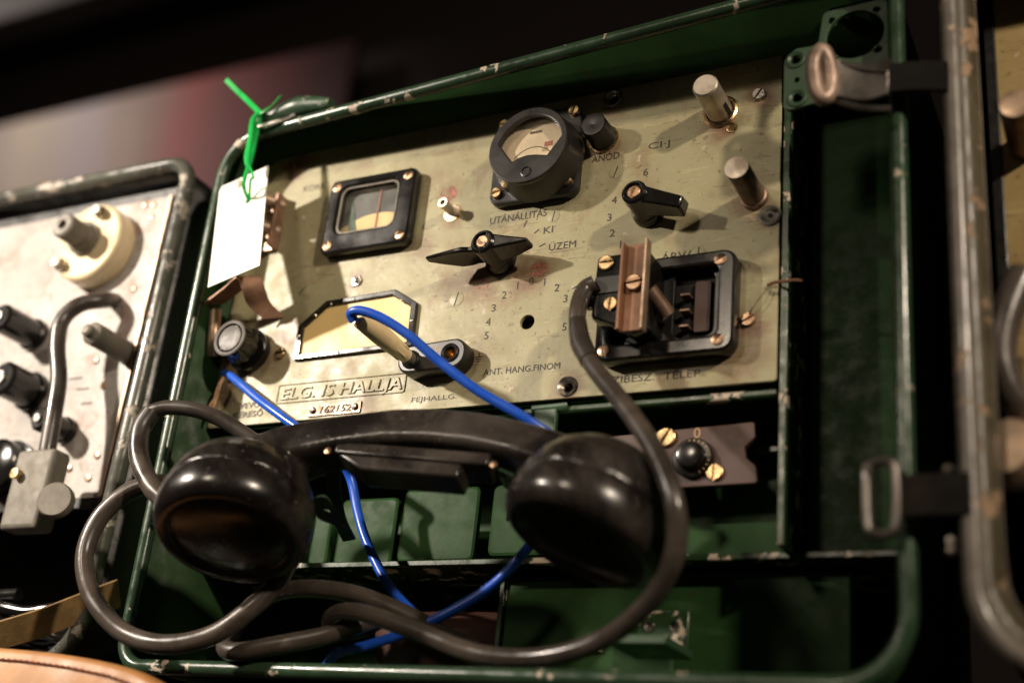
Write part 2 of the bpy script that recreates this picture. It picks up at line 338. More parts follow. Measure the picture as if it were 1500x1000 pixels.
_sc = {}
def screw_mesh(r, h, mat, slot=0.16):
    key = (r, h, mat, slot)
    if key not in _sc:
        g = r*slot; mb = MB(); n = 9
        for sgn in (1, -1):
            a0 = math.asin(g/r); arc = [(r*math.cos(a0+(math.pi-2*a0)*i/n), sgn*r*math.sin(a0+(math.pi-2*a0)*i/n)) for i in range(n+1)]
            ch = [((x*0.86), (y*0.86 if abs(y)*0.86 > g else sgn*g)) for x, y in arc]
            k = n+1; vs = [(x, y, 0) for x, y in arc]+[(x, y, h*0.75) for x, y in arc]+[(x, y, h) for x, y in ch]
            fs = []
            for i in range(k):
                j = (i+1) % k; fs += [(i, j, k+j, k+i), (k+i, k+j, 2*k+j, 2*k+i)]
            fs += [tuple(range(2*k, 3*k))]
            mb.add(vs, fs)
        mb.lathe([(r*0.98, 0), (r*0.98, h*0.4), (0, h*0.4)], n=18)
        _sc[key] = mb.mesh('screw', mat, 30)
    return _sc[key]
def screw(parent, x, z, d, r=0.22, h=0.12, mat='brass', rot=None, name='screw', slot=0.16):
    return link(name, screw_mesh(r, h, mat, slot), parent, mw=scalem(outm(x, z, d, random.uniform(0, 3) if rot is None else rot)))
def scalem(m): m = m.copy(); m.translation = m.translation*S; return m

# ------------------------------------------------------------------ setting: shelf, table, wall
def structure(o): o['kind'] = 'structure'; return o
structure(MB().box((-60, -1.2, -15.2), (90, 60, -12.75)).build('shelf', 'dark_floor', bevel=0.2))
structure(MB().box((-90, -30, -31), (120, 60, -29)).build('table', 'dark_floor', bevel=0.2))
t = NT('grey_hall_wall'); t.set('Base Color', t.mix(t.noise(1.2, 3), (0.085, 0.066, 0.064), (0.05, 0.038, 0.034))); t.set('Roughness', 0.8)
structure(MB().box((-420, 156, -40), (300, 160, 330)).build('wall', t.m))
t = NT('black_beam_paint'); t.set('Base Color', (0.006, 0.004, 0.004)); t.set('Roughness', 0.7)
o = MB().box((-420, 130, 176), (300, 139, 260)).build('ceiling_beam', t.m, bevel=1); o['label'] = 'black beam running across the dark hall above the display board'; o['category'] = 'beam'
# display board with blurred print: beige, lilac and red areas
t = NT('display_board_print')
sx = t.n.new('ShaderNodeSeparateXYZ'); t.t.links.new(t.co, sx.inputs[0])
fx = t.math('ADD', sx.outputs[0], t.math('MULTIPLY', t.math('SUBTRACT', t.noise(2.2, 3), 0.5), 0.35))
cr = t.n.new('ShaderNodeValToRGB'); t.t.links.new(t.ramp(fx, -2.6, -1.15), cr.inputs[0]); cr.color_ramp.interpolation = 'EASE'
els = [(0.0, (0.10, 0.085, 0.09)), (0.20, (0.42, 0.35, 0.27)), (0.42, (0.36, 0.31, 0.33)), (0.60, (0.34, 0.22, 0.17)), (0.68, (0.30, 0.13, 0.09)), (0.79, (0.40, 0.020, 0.018)), (0.90, (0.26, 0.022, 0.024)), (1.0, (0.13, 0.045, 0.050))]
while len(cr.color_ramp.elements) < len(els): cr.color_ramp.elements.new(0.5)
for e, (p, c) in zip(cr.color_ramp.elements, els): e.position = p; e.color = (*c, 1)
t.set('Base Color', t.mix(t.ramp(t.noise(3.5, 2, off=(1, 0, 2)), 0.45, 0.75, 0, 0.4), cr.outputs[0], (0.20, 0.15, 0.14))); t.set('Roughness', 0.6)
b = root('display_board', (-205, 150, 40), 'blurred display board printed in beige, lilac and red behind the radios', 'display board')
MB().box((-300, 148.5, 40), (-116, 150.5, 158)).build('printed_face', t.m, b, bevel=0.2)

# ------------------------------------------------------------------ FIELD RADIO (the main thing)
radio = root('field_radio', (16.5, 2, -12.6), 'open dark green field radio with olive panel, black knobs and round gauge', 'radio')
def loop3(corners, rads, n=7):
    xz = rpoly([(c[0], c[2]) for c in corners], rads, n); x0, x1 = min(c[0] for c in corners), max(c[0] for c in corners)
    dl, dr = corners[0][1], corners[1][1]
    return [(x, dl+(dr-dl)*(x-x0)/(x1-x0), z) for x, z in xz]
RIM = loop3([(-0.45, -2.2, 15.0), (33.55, -4.05, 15.3), (33.5, -4.05, -12.15), (-0.05, -2.2, -11.75)], [2.2, 1.5, 2.3, 1.3])
def shell(name, rim, back, mat, parent, thick=0.14):
    n = len(rim); vs = list(rim)+[(x, back, z) for x, y, z in rim]; fs = [(i, (i+1) % n, n+(i+1) % n, n+i) for i in range(n)]+[tuple(range(n, 2*n))]
    o = MB().add(vs, fs).build(name, mat, parent); m = o.modifiers.new('wall', 'SOLIDIFY'); m.thickness = thick*S; m.offset = 0; return o
shell('case_shell', RIM, 8.2, 'green', radio)
rim_o = MB().tube(RIM, 0.32, 14, cyclic=True, smooth=False).build('case_rim', 'green_rim', radio, smooth=60); rim_o['label'] = 'rolled green rim of the case with chipped paint'
MB().box((0.02, 0.6, 0.03), (28.0, 8.0, 15.15)).build('chassis', 'green', radio, bevel=0.1)
HOLE = (16.89, 3.74)
pan = plate('front_panel', [rrect(0, 0, 28.0, 15.2, 0.15), circ(*HOLE, 0.34), circ(19.1, 0.52, 0.30), circ(20.12, 14.64, 0.26)], -0.2, 0.0, 'olive', radio, 0.03)
pan['label'] = 'olive painted front panel with stamped Hungarian lettering'
# lettering on the panel
tx = lambda *a, **k: text(*a, parent=pan, **k) if False else text(*a, **k)
def ink(s, x, z, h, w=None, mat='ink', **k): return text(s, x, z, h, w, mat, pan, **k)
ink('UTÁNÁLLITÁS', 14.38, 8.97, 0.37, 2.9); ink('KI', 17.2, 8.05, 0.36, 0.46); ink('ÜZEM', 17.56, 7.14, 0.37, 1.32)
ink('ANÓD', 19.33, 11.36, 0.36, 1.34); ink('ANT. HANG.FINOM', 15.0, 1.38, 0.31, 3.68)
ink('ZIBESZ.', 21.1, 0.47, 0.33, 1.85); ink('TELEP', 23.36, 0.45, 0.34, 1.55); ink('ÁRVA', 22.95, 5.86, 0.36, 1.5)
ink('FEJHALLG.', 11.46, 0.42, 0.24, 2.3, 'ink_faint'); ink('KORR.', 3.12, 12.62, 0.34, 1.4, 'ink_faint'); ink('CI·J', 22.0, 11.55, 0.34, 1.0, 'ink_faint')
for s, x, z in (('6', 21.99, 10.41), ('4', 20.59, 9.23), ('3', 20.42, 8.40), ('2', 20.61, 7.59), ('1', 21.04, 6.96), ('1', 16.22, 5.61), ('0', 16.89, 5.74), ('1', 17.55, 5.61),
                ('2', 18.18, 5.25), ('3', 18.65, 4.67), ('2', 15.60, 5.22), ('3', 15.14, 4.64), ('4', 14.95, 3.98), ('5', 14.94, 3.32), ('5', 18.72, 3.32)):
    ink(s, x, z-0.19, 0.38, None, align='CENTER')
for a, b_ in (((16.21, 8.56), (16.33, 8.88)), ((16.77, 8.14), (17.01, 8.32)), ((17.10, 7.42), (17.39, 7.54))): segs(a, b_, 0.055, 0.012, 'ink', pan)
# earth symbol
for k_, (w_, z_) in enumerate(((0.34, 2.30), (0.22, 2.19), (0.12, 2.08))): segs((14.68-w_/2, z_), (14.68+w_/2, z_), 0.05, 0.012, 'ink', pan, 'earth_symbol')
segs((14.68, 2.3), (14.68, 2.5), 0.05, 0.012, 'ink', pan, 'earth_symbol')
# raised name plate
def frame_loops(x0, z0, x1, z1, w, r): return [rrect(x0, z0, x1, z1, r), rrect(x0+w, z0+w, x1-w, z1-w, max(0.02, r-w))]
plate('name_frame', frame_loops(3.9, 0.93, 11.06, 1.92, 0.07, 0.12), -0.02, 0.05, 'olive', pan, 0.02)
text('ELG. IS HALLJA', 4.12, 1.12, 0.60, 6.72, 'olive', pan, d=0.02, thick=0.07, bevel=0.012, shear=0.12)
text('VEVŐ', 1.80, 0.86, 0.30, 1.15, 'ink_faint', pan, d=0.02, thick=0.02); text('KERESŐ', 1.46, 0.40, 0.30, 1.75, 'ink_faint', pan, d=0.02, thick=0.02)
sp = plate('serial_plate', [rrect(5.9, 0.12, 8.84, 0.72, 0.08)], 0.0, 0.07, 'dark_pin', radio, 0.02); sp['label'] = 'small metal serial number plate with two rivets'
text('162152', 6.5, 0.25, 0.34, 1.75, 'aluminium', sp, d=0.08, thick=0.03, bevel=0.01, shear=0.2, name='stamped_number')
for x in (6.2, 8.54): MB().lathe([(0.17, 0), (0.17, 0.05), (0.12, 0.12), (0, 0.15)], outm(x, 0.42, 0.07), 20).build('rivet', 'steel', sp)
# painted-over slotted screws, bushings, small screws on the panel
for x, z, r_, rot in ((13.15, 5.31, 0.36, 1.35), (20.55, 10.67, 0.33, 1.25), (17.67, 8.88, 0.30, 1.4), (19.23, 5.22, 0.36, 0.5), (24.6, 6.0, 0.34, 1.5), (4.3, 6.9, 0.33, 0.9)):
    s_ = screw(pan, x, z, -0.02, r_, 0.045, 'olive', rot, slot=0.10)
    segs((x-r_*0.85*math.cos(rot), z-r_*0.85*math.sin(rot)), (x+r_*0.85*math.cos(rot), z+r_*0.85*math.sin(rot)), 0.05, 0.01, 'ink', pan, 'slot')
for x, z in ((20.12, 14.64), (19.10, 0.52)):
    MB().lathe([(0.46, 0), (0.46, 0.05), (0.40, 0.08), (0.20, -0.12), (0.16, -0.5)], outm(x, z), 32, close=False).build('bushing', 'steel', pan)
    MB().lathe([(0.2, -0.45), (0, -0.45)], outm(x, z), 16, close=False).build('bushing_hole', 'void', pan)
MB().lathe([(0.5, -0.45), (0, -0.45)], outm(*HOLE), 20, close=False).build('hole_bottom', 'void', pan)
MB().lathe([(0.48, 0), (0.48, 0.07), (0.40, 0.11), (0.26, 0.06), (0.22, 0.02), (0, 0.02)], outm(27.61, 7.32), 28).build('grommet', 'aluminium', pan)
MB().lathe([(0.10, 0.03), (0.10, 0.05), (0, 0.05)], outm(27.61, 7.32), 16).build('grommet_hole', 'void', pan)
for x, z, m_ in ((27.01, 13.33, 'steel'), (26.81, 2.69, 'copper'), (2.2, 14.25, 'rust'), (3.65, 3.55, 'brass')):
    screw(pan, x, z, 0, 0.30, 0.16, m_)
MB().lathe([(0.34, 0), (0.30, 0.08), (0.16, 0.10), (0.15, 0.25), (0, 0.27)], outm(7.45, 6.96), 6).build('small_nut', 'steel', pan, bevel=0.02)
for x, z, r_ in ((17.15, 6.25, .42), (11.95, 11.0, .45), (14.4, 5.95, .35)):
    plate('red_smudge', [circ(x, z, r_, 14)], 0.003, 0.008, 'red_ink', pan, 0)
# copper wire hooked on the right edge of the panel
MB().tube([(27.6, -0.1, 4.1), (27.9, -0.25, 4.1), (28.3, -0.45, 4.0), (28.75, -0.4, 4.02), (29.05, -0.3, 4.0)], 0.07, 8).build('wire_stub', 'cuprex', pan)
MB().tube([(26.9, -0.2, 2.85), (27.3, -0.3, 3.4), (27.65, -0.2, 3.95)], 0.025, 6).build('thin_wire', 'dark_pin', pan)

# square window (left)
wb = plate('window_bezel', [rrect(5.36, 8.36, 10.36, 12.5, 0.35), rrect(6.02, 9.42, 9.4, 12.02, 0.45)], 0.0, 0.62, 'bakelite', radio, 0.14); wb['label'] = 'square black bakelite window bezel with four screws'
for x, z in ((5.78, 12.05), (9.92, 12.05), (9.92, 8.8), (5.78, 8.8)): screw(wb, x, z, 0.60, 0.26, 0.07, 'copper')
plate('window_lip', [rrect(5.95, 9.35, 9.46, 12.1, 0.48), rrect(6.12, 9.52, 9.30, 11.94, 0.40)], 0.38, 0.50, 'aluminium', wb, 0.03)
plate('dark_disc', [rrect(5.9, 9.3, 9.5, 12.1, 0.3)], 0.02, 0.06, 'dark_dial', wb, 0)
arc = [(5.95, 9.35), (9.45, 9.35), (9.45, 10.35)] + [(9.45-3.5*i/10, 10.35+0.42*math.sin(math.pi*min(1, i/10*0.75))-0.75*(i/10)**2) for i in range(1, 11)]
plate('scale_card', [arc], 0.065, 0.08, 'yellow_card', wb, 0)
plate('green_sector', [[(6.05, 11.9), (6.35, 11.9), (7.0, 9.7), (6.5, 9.7)]], 0.083, 0.09, 'deepgreen', wb, 0)
plate('red_pointer', [[(8.02, 9.6), (8.12, 9.6), (8.12, 11.9), (8.05, 11.9)]], 0.10, 0.11, 'red_mark', wb, 0)
plate('window_glass', [rrect(5.98, 9.38, 9.44, 12.06, 0.4)], 0.30, 0.33, 'glass', wb, 0)

# round gauge
GC = (16.95, 11.75)
gz = plate('gauge', [rpoly([(14.5, 9.68), (18.92, 9.62), (18.9, 14.3), (14.48, 14.28)], [0.45, 0.45, 0.9, 0.45])], 0.0, 0.5, 'dull_black', radio, 0.10); gz['label'] = 'round black panel gauge with aged dial on a square flange'
GF = (17.08, 11.52)
mb = MB().lathe([(2.12, 0.4), (2.12, 0.9), (1.98, 1.5), (1.93, 1.86)], outm(17.0, 11.62), 56, close=False); mb.build('housing', 'dull_black', gz, smooth=50)
arcw = [(17.08+1.60*math.cos(a), 11.53+1.60*math.sin(a)) for a in [math.radians(10+157*i/24) for i in range(25)]]
low = [(16.28, 10.86), (16.6, 11.0), (17.0, 11.08), (17.45, 11.04), (18.02, 10.90)]
cov = plate('gauge_cover', [circ(17.0, 11.62, 1.96, 56), arcw+low], 1.62, 1.92, 'dull_black', gz, 0.06)
MB().lathe([(0.26, 0), (0.26, 0.03), (0.20, 0.05), (0.19, 0.01), (0, 0.01)], outm(17.07, 10.18, 1.92), 24).build('zero_screw', 'dull_black', cov)
plate('dial_card', [circ(17.0, 11.62, 1.72, 40)], 1.30, 1.34, 'dial_cream', gz, 0)
plate('red_mark', [[(17.55, 11.75), (17.95, 11.75), (17.95, 12.0), (17.55, 12.0)]], 1.345, 1.35, 'red_mark', gz, 0)
plate('faded_mark', [[(17.45, 11.5), (17.75, 11.5), (17.75, 11.72), (17.45, 11.72)]], 1.345, 1.35, 'clip_metal', gz, 0)
arcp = [(17.0+1.15*math.cos(a), 10.7+1.15*math.sin(a)) for a in [math.radians(35+110*i/16) for i in range(17)]]
plate('scale_arc', [arcp+[(17.0+(x-17.0)*0.965, 10.7+(z-10.7)*0.965) for x, z in reversed(arcp)]], 1.345, 1.35, 'ink', gz, 0)
plate('scale_text_patch', [[(16.75, 12.55), (17.35, 12.55), (17.35, 12.68), (16.75, 12.68)]], 1.345, 1.35, 'ink_faint', gz, 0)
plate('pointer', [[(17.05, 10.6), (17.15, 10.6), (16.92, 11.25)]], 1.40, 1.42, 'ink', gz, 0)
plate('gauge_glass', [circ(17.0, 11.6, 1.72, 40)], 1.58, 1.60, 'glass', gz, 0)
for x, z in ((14.92, 13.9), (18.5, 13.95), (18.42, 10.3), (14.92, 10.2)): screw(gz, x, z, 0.5, 0.27, 0.2, 'brass')

# black cap knob beside the gauge
kb = MB().lathe([(0.66, 0), (0.66, 0.1), (0.62, 0.2), (0.60, 1.15), (0.55, 1.25), (0.3, 1.27), (0, 1.22)], outm(19.82, 12.55), 36).build('cap_knob', 'dull_black', radio)
MB().lathe([(0.74, 0), (0.74, 0.06), (0.68, 0.08), (0, 0.08)], outm(19.82, 12.5), 28).build('washer', 'brass', kb)

# slotted grey pin and brown pin (right)
def tube_pin(x, z, r, h, mat, slot):
    mb = MB().lathe([(r, 0), (r, h-0.08), (r-0.07, h), (0, h)], outm(x, z), 32); o = mb.build('contact_pin', mat, radio); return o
p1 = tube_pin(25.3, 12.82, 0.56, 2.15, 'nickel', True); p1['label'] = 'grey metal contact pin with a slotted foot'
MB().lathe([(0.80, 0), (0.80, 0.10), (0.72, 0.16), (0.64, 0.10), (0.64, 0.0)], outm(25.3, 12.82), 36, close=False).build('collar', 'brass', p1)
MB().lathe([(0.66, 0.02), (0, 0.02)], outm(25.3, 12.82), 28, close=False).build('socket', 'void', p1)
for a in (-0.5, 2.2): 
    cx_, cz_ = 25.3+0.5*math.cos(a), 12.82+0.5*math.sin(a)
    MB().box((-0.09, -0.09, 0.1), (0.09, 0.09, 0.95), outm(cx_, cz_, 0.0, a)).build('slot', 'void', p1)
p2 = tube_pin(26.95, 8.25, 0.50, 2.55, 'dark_pin', False); p2['label'] = 'brown metal contact pin with worn bright tip'
MB().lathe([(0.50, 2.552), (0.46, 2.556), (0, 2.556)], outm(26.95, 8.25), 28).build('tip', 'nickel', p2)
MB().lathe([(0.58, 0), (0.58, 0.25), (0.5, 0.3)], outm(26.95, 8.25), 28, close=False).build('collar', 'dark_pin', p2)
s_ = MB().lathe([(0.26, 0), (0.26, 0.04), (0.18, 0.06), (0.14, 0.01), (0, 0.01)], outm(25.84, 11.93), 18).build('small_socket', 'brass', pan)
# hollow post
po = MB().lathe([(0.36, 0), (0.36, 0.06), (0.22, 0.08), (0.22, 0.75), (0.26, 0.78), (0.26, 0.98), (0.13, 0.98), (0.13, 0.6), (0, 0.6)], outm(12.3, 9.95), 24).build('hollow_post', 'nickel', radio)
MB().lathe([(0.46, 0.0), (0.46, 0.04), (0.34, 0.05), (0, 0.05)], outm(12.3, 9.92), 24).build('washer', 'brass', po)

# pointer switches
def lever(x, z, h, r, wings, label):
    mb = MB().lathe([(r*1.32, 0), (r*1.32, 0.22), (r*1.18, 0.42), (r*1.02, 0.6), (r, h-0.10), (r-0.10, h), (r*0.72, h), (r*0.70, h-0.12), (0, h-0.12)], outm(x, z), 40)
    o = mb.build('pointer_switch', 'bakelite', radio, smooth=40); o['label'] = label
    for (pts, d0, d1, bv) in wings: plate('wing', [pts], d0, d1, 'bakelite', o, bv)
    screw(o, x, z, h-0.13, r*0.52, 0.1, 'copper')
    return o
swa = lever(22.28, 8.32, 1.9, 0.56, [], 'black bakelite pointer switch set between 4 and 6')
swb = lever(15.25, 6.98, 1.95, 0.58, [], 'black bakelite two-winged switch below the gauge')
def wing(parent, stations):                # lofted blade: stations = (centre x, z, halfwidth dir x, dir z, d_low, d_high, half)
    vs = []; fs = []
    for (x, z, nx, nz, dl, dh, hw_lo, hw_hi) in stations:
        L = math.hypot(nx, nz); nx /= L; nz /= L
        vs += [(x-nx*hw_lo, -dl, z-nz*hw_lo), (x+nx*hw_lo, -dl, z+nz*hw_lo), (x+nx*hw_hi, -dh, z+nz*hw_hi), (x-nx*hw_hi, -dh, z-nz*hw_hi)]
    for i in range(len(stations)-1):
        for j in range(4): fs.append((i*4+j, i*4+(j+1) % 4, (i+1)*4+(j+1) % 4, (i+1)*4+j))
    fs += [(0, 1, 2, 3), tuple(reversed(range((len(stations)-1)*4, len(stations)*4)))]
    return MB().add(vs, fs).build('wing', 'bakelite', parent, bevel=0.09, seg=3)
wing(swa, [(22.3, 8.32, 0.25, 1, 0.55, 1.85, 0.50, 0.42), (23.1, 8.1, 0.25, 1, 0.55, 1.68, 0.40, 0.34), (24.25, 7.78, 0.25, 1, 0.60, 1.40, 0.34, 0.28)])
wing(swa, [(22.2, 8.34, 0.25, 1, 0.5, 1.3, 0.35, 0.3), (21.5, 8.45, 0.25, 1, 0.6, 0.9, 0.06, 0.05)])
wing(swb, [(15.3, 7.0, 0.0, 1, 0.55, 1.9, 0.5, 0.44), (16.2, 6.98, 0.0, 1, 0.6, 1.75, 0.34, 0.26), (17.3, 6.95, 0, 1, 0.9, 1.6, 0.12, 0.09)])
wing(swb, [(15.2, 6.95, 0.1, 1, 0.55, 1.7, 0.34, 0.30), (14.4, 6.87, 0.1, 1, 0.45, 1.60, 0.17, 0.13), (14.1, 6.84, 0.1, 1, 0.40, 1.76, 0.17, 0.13), (13.6, 6.79, 0.1, 1, 0.45, 1.78, 0.15, 0.11), (12.9, 6.72, 0.1, 1, 0.95, 1.78, 0.12, 0.09), (12.3, 6.67, 0.1, 1, 1.42, 1.76, 0.10, 0.07)])

# label holder with yellow card
pc = [(4.55, 3.05), (4.55, 4.86), (5.98, 6.02), (9.88, 6.14), (11.16, 5.3), (11.22, 3.1)]
pi = [(4.90, 3.32), (4.88, 4.74), (6.10, 5.74), (9.72, 5.86), (10.84, 5.12), (10.9, 3.36)]
lh = plate('label_holder', [rpoly(pc, 0.12), rpoly(pi, 0.05)], 0.0, 0.20, 'bakelite', radio, 0.05); lh['label'] = 'black framed label holder with blank yellow card'
plate('card', [rpoly([(4.8, 3.2), (4.8, 4.8), (6.05, 5.85), (9.78, 5.97), (10.95, 5.2), (11.0, 3.25)], 0.05)], 0.01, 0.06, 'yellow_card', lh, 0.01)
for x, z in ((5.5, 5.3), (7.6, 5.93), (10.3, 5.5), (11.02, 4.4), (7.2, 3.2), (4.73, 4.3), (5.0, 3.2), (6.3, 5.8)):
    MB().lathe([(0.075, 0), (0.07, 0.03), (0, 0.05)], outm(x, z, 0.2), 12).build('rivet', 'steel', lh)

# socket strip with two jacks
st = plate('socket_strip', [rpoly([(11.05, 1.45), (14.5, 1.5), (14.5, 2.95), (11.05, 2.75)], 0.68, 8), circ(13.72, 2.22, 0.27), circ(11.75, 2.08, 0.27)], 0.0, 0.9, 'dull_black', radio, 0.10); st['label'] = 'black two-jack socket strip, one jack in use'
for x, z in ((13.72, 2.22), (11.75, 2.08)):
    MB().lathe([(0.44, 0.88), (0.44, 0.95), (0.38, 0.99), (0.29, 0.93), (0.27, 0.2)], outm(x, z), 28, close=False).build('jack_ring', 'dull_black', st)
    MB().lathe([(0.26, 0.2), (0.26, 0.75), (0.22, 0.78), (0.2, 0.3), (0, 0.3)], outm(x, z), 24).build('jack_sleeve', 'brass', st)
text('HE', 12.55, 2.35, 0.26, 0.55, 'gold_ink', st, d=0.905, thick=0.006)

# fluted tuning knob (lower left)
kn = MB()
prof = [(1.05, 0.0), (1.1, 0.1), (1.1, 0.45), (0.72, 0.55), (0.70, 0.75), (0.80, 0.80), (0.98, 0.86), (0.98, 1.65), (0.93, 1.78), (0.80, 1.80), (0.80, 1.72), (0.70, 1.70), (0.66, 1.78), (0, 1.78)]
n = 72; vs = []; fs = []
for r_, h_ in prof:
    for i in range(n):
        a = 2*math.pi*i/n; q = r_
        if 0.85 < h_ < 1.70 and r_ > 0.9: q = r_*(1-0.085*max(0, math.cos(9*a))**1.0 if True else 1)
        vs.append((q*math.cos(a), q*math.sin(a), h_))
for j in range(len(prof)-1):
    for i in range(n): fs.append((j*n+i, j*n+(i+1) % n, (j+1)*n+(i+1) % n, (j+1)*n+i))
fs.append(tuple(range((len(prof)-1)*n, len(prof)*n)))
tk = kn.add(vs, fs, outm(1.92, 3.78)).build('tuning_knob', 'bakelite', radio, smooth=50); tk['label'] = 'fluted black tuning knob with worn grey face'
MB().lathe([(0.92, 1.785), (0.92, 1.83), (0.86, 1.86), (0.76, 1.84), (0.74, 1.79)], outm(1.92, 3.78), 48, close=False).build('face_ring', 'knob_top', tk)
MB().lathe([(0.66, 1.785), (0.62, 1.82), (0, 1.82)], outm(1.92, 3.78), 40).build('face_disc', 'knob_top', tk)

# battery socket with plug housing (right)
bz = plate('battery_socket', [rrect(20.55, 1.12, 26.5, 5.62, 0.55), rrect(21.2, 1.85, 25.75, 5.0, 0.3)], 0.0, 0.82, 'bakelite', radio, 0.14); bz['label'] = 'rectangular black battery socket frame'
for x, z in ((25.85, 5.15), (25.85, 1.6), (21.0, 1.6)): screw(bz, x, z, 0.80, 0.26, 0.07, 'copper')
plate('socket_floor', [rrect(21.1, 1.75, 25.85, 5.1, 0.2), rrect(23.75, 2.1, 25.45, 5.0, 0.35)], 0.02, 0.28, 'dull_black', bz, 0.05)
plate('cavity_floor', [rrect(23.4, 1.8, 25.8, 5.05, 0.2)], -0.02, 0.015, 'void', bz, 0)
for k_ in range(3): MB().box((24.1, -0.55, 2.45+0.7*k_), (24.5, -0.05, 2.55+0.7*k_)).build('contact_blade', 'dark_pin', bz, bevel=0.02)
bl = plate('blade_block', [rrect(24.6, 2.3, 25.3, 4.6, 0.1)], 0.02, 0.22, 'brown_plate', bz, 0.03)

# rusty spring clip at the left edge of the panel
cl = MB().box((2.05, -0.75, 9.35), (2.25, -0.02, 12.35)).build('spring_clip', 'rust', radio, bevel=0.04); cl['label'] = 'rusty spring clip bracket at the left edge of the panel'
for z in (11.9, 10.4): 
    MB().tube([(2.1, -0.1, z), (1.3, -1.4, z+0.05), (0.9, -2.4, z+0.1)], 0.34, 14).build('finger', 'clip_metal', cl)
    MB().tube([(2.2, -0.3, z-0.75), (1.5, -1.2, z-0.7)], 0.12, 8).build('pin', 'brass', cl)
MB().box((0.2, -0.25, 9.3), (2.05, -0.02, 12.3)).build('base', 'clip_metal', cl, bevel=0.03)
def strip(name, path, wdir, w, th, mat, parent, sub=8):      # bent sheet strip along a path; wdir = width direction
    P = [Vector(p) for p in path]; Q = []
    for i in range(len(P)-1):
        g = lambda j: P[max(0, min(len(P)-1, j))]; p0, p1, p2, p3 = g(i-1), g(i), g(i+1), g(i+2)
        for q in range(sub): t_ = q/sub; Q.append(0.5*((2*p1)+(p2-p0)*t_+(2*p0-5*p1+4*p2-p3)*t_*t_+(3*p1-p0-3*p2+p3)*t_**3))
    Q.append(P[-1]); wd = Vector(wdir).normalized(); vs = []; fs = []
    for i, q in enumerate(Q):
        t_ = (Q[min(len(Q)-1, i+1)]-Q[max(0, i-1)]).normalized(); n_ = t_.cross(wd).normalized()*th/2; ww = wd*w/2
        vs += [q-ww-n_, q+ww-n_, q+ww+n_, q-ww+n_]
    for i in range(len(Q)-1):
        for j in range(4): fs.append((i*4+j, i*4+(j+1) % 4, i*4+4+(j+1) % 4, i*4+4+j))
    fs += [(0, 1, 2, 3), tuple(range(len(vs)-4, len(vs)))]
    return MB().add(vs, fs).build(name, mat, parent, bevel=min(0.03, th/3), seg=1)
lc = strip('leaf_clip', [(0.22, -1.60, 5.89), (1.71, -1.90, 6.49), (2.48, -2.00, 6.89), (2.72, -1.70, 6.27), (2.61, -1.00, 5.88), (3.07, -0.25, 5.40)], (0.75, 0.55, 0.25), 1.1, 0.1, 'rust', radio); lc['label'] = 'bent rusty leaf clip above the tuning knob'
MB().tube([(0.11, -1.20, 5.71), (0.35, -1.20, 4.40), (0.08, -0.80, 3.50)], 0.30, 12).build('tube', 'clip_metal', lc)

# top lug, corner plates, divider, lower compartment of the radio
lg = MB().tube([(1.05, -2.30, 15.70), (2.23, -2.30, 15.87), (3.80, -2.20, 16.18), (5.80, -2.30, 15.94)], [0.25, 0.42, 0.6, 0.28], 14).build('hinge_lug', 'green_lug', radio); lg['label'] = 'green lug on the top left of the case rim'
MB().tube([(1.93, -2.90, 14.98), (3.06, -2.90, 15.07), (4.07, -2.80, 15.33)], 0.10, 8).build('hinge_pin', 'steel', lg)
cp = plate('corner_bracket', [rpoly([(28.96, 10.08), (28.95, 12.56), (29.42, 13.01), (30.32, 12.96), (30.51, 14.52), (33.06, 14.58), (33.12, 10.63), (31.45, 10.47), (30.12, 10.22)], 0.3), circ(*(31.78, 13.13), 1.12, 40), circ(*(29.45, 12.44), 0.20), circ(*(29.53, 10.60), 0.22), circ(*(29.49, 11.48), 0.11), circ(*(30.86, 14.02), 0.14), circ(*(32.66, 12.20), 0.15), circ(*(32.63, 14.10), 0.14), circ(*(30.97, 12.15), 0.14)], 2.9, 3.1, 'green_lug', radio, 0.04); cp['label'] = 'green corner bracket with one large and several small holes'
for x, z in ((29.45, 12.44), (29.53, 10.60)): MB().lathe([(0.40, 0), (0.40, 0.06), (0.32, 0.09), (0.21, 0.03)], outm(x, z, 3.1), 24, close=False).build('eyelet', 'green_lug', cp)
MB().box((28.12, -0.06, -6.5), (28.42, 8.0, 15.1)).build('divider', 'green_edge', radio, bevel=0.05)
MB().box((28.45, 3.0, -6.3), (33.3, 3.3, 14.6)).build('side_compartment_back', 'green', radio)
MB().box((28.6, 2.55, -6.2), (32.2, 3.0, 13.1)).build('side_panel', 'green', radio, bevel=0.12)
# mid shelf and trays
MB().box((0.0, 1.6, -6.55), (33.3, 8, -6.3)).build('mid_shelf', 'green_edge', radio, bevel=0.04)
MB().box((0.1, 5.6, -6.3), (28.1, 5.8, 0)).build('lower_back', 'green', radio)
for (x0, x1, z0, z1, y) in ((9.9, 13.9, -6.05, -2.6, 2.9), (14.5, 20.3, -5.85, -2.6, 2.9), (22.0, 28.0, -6.1, -2.9, 2.9), (4.9, 6.0, -6.1, -2.8, 3.1), (6.2, 9.4, -6.1, -2.8, 3.3)):
    plate('tray_panel', [rrect(x0, z0, x1, z1, 0.35)], -y-0.4, -y, 'green', radio, 0.16)
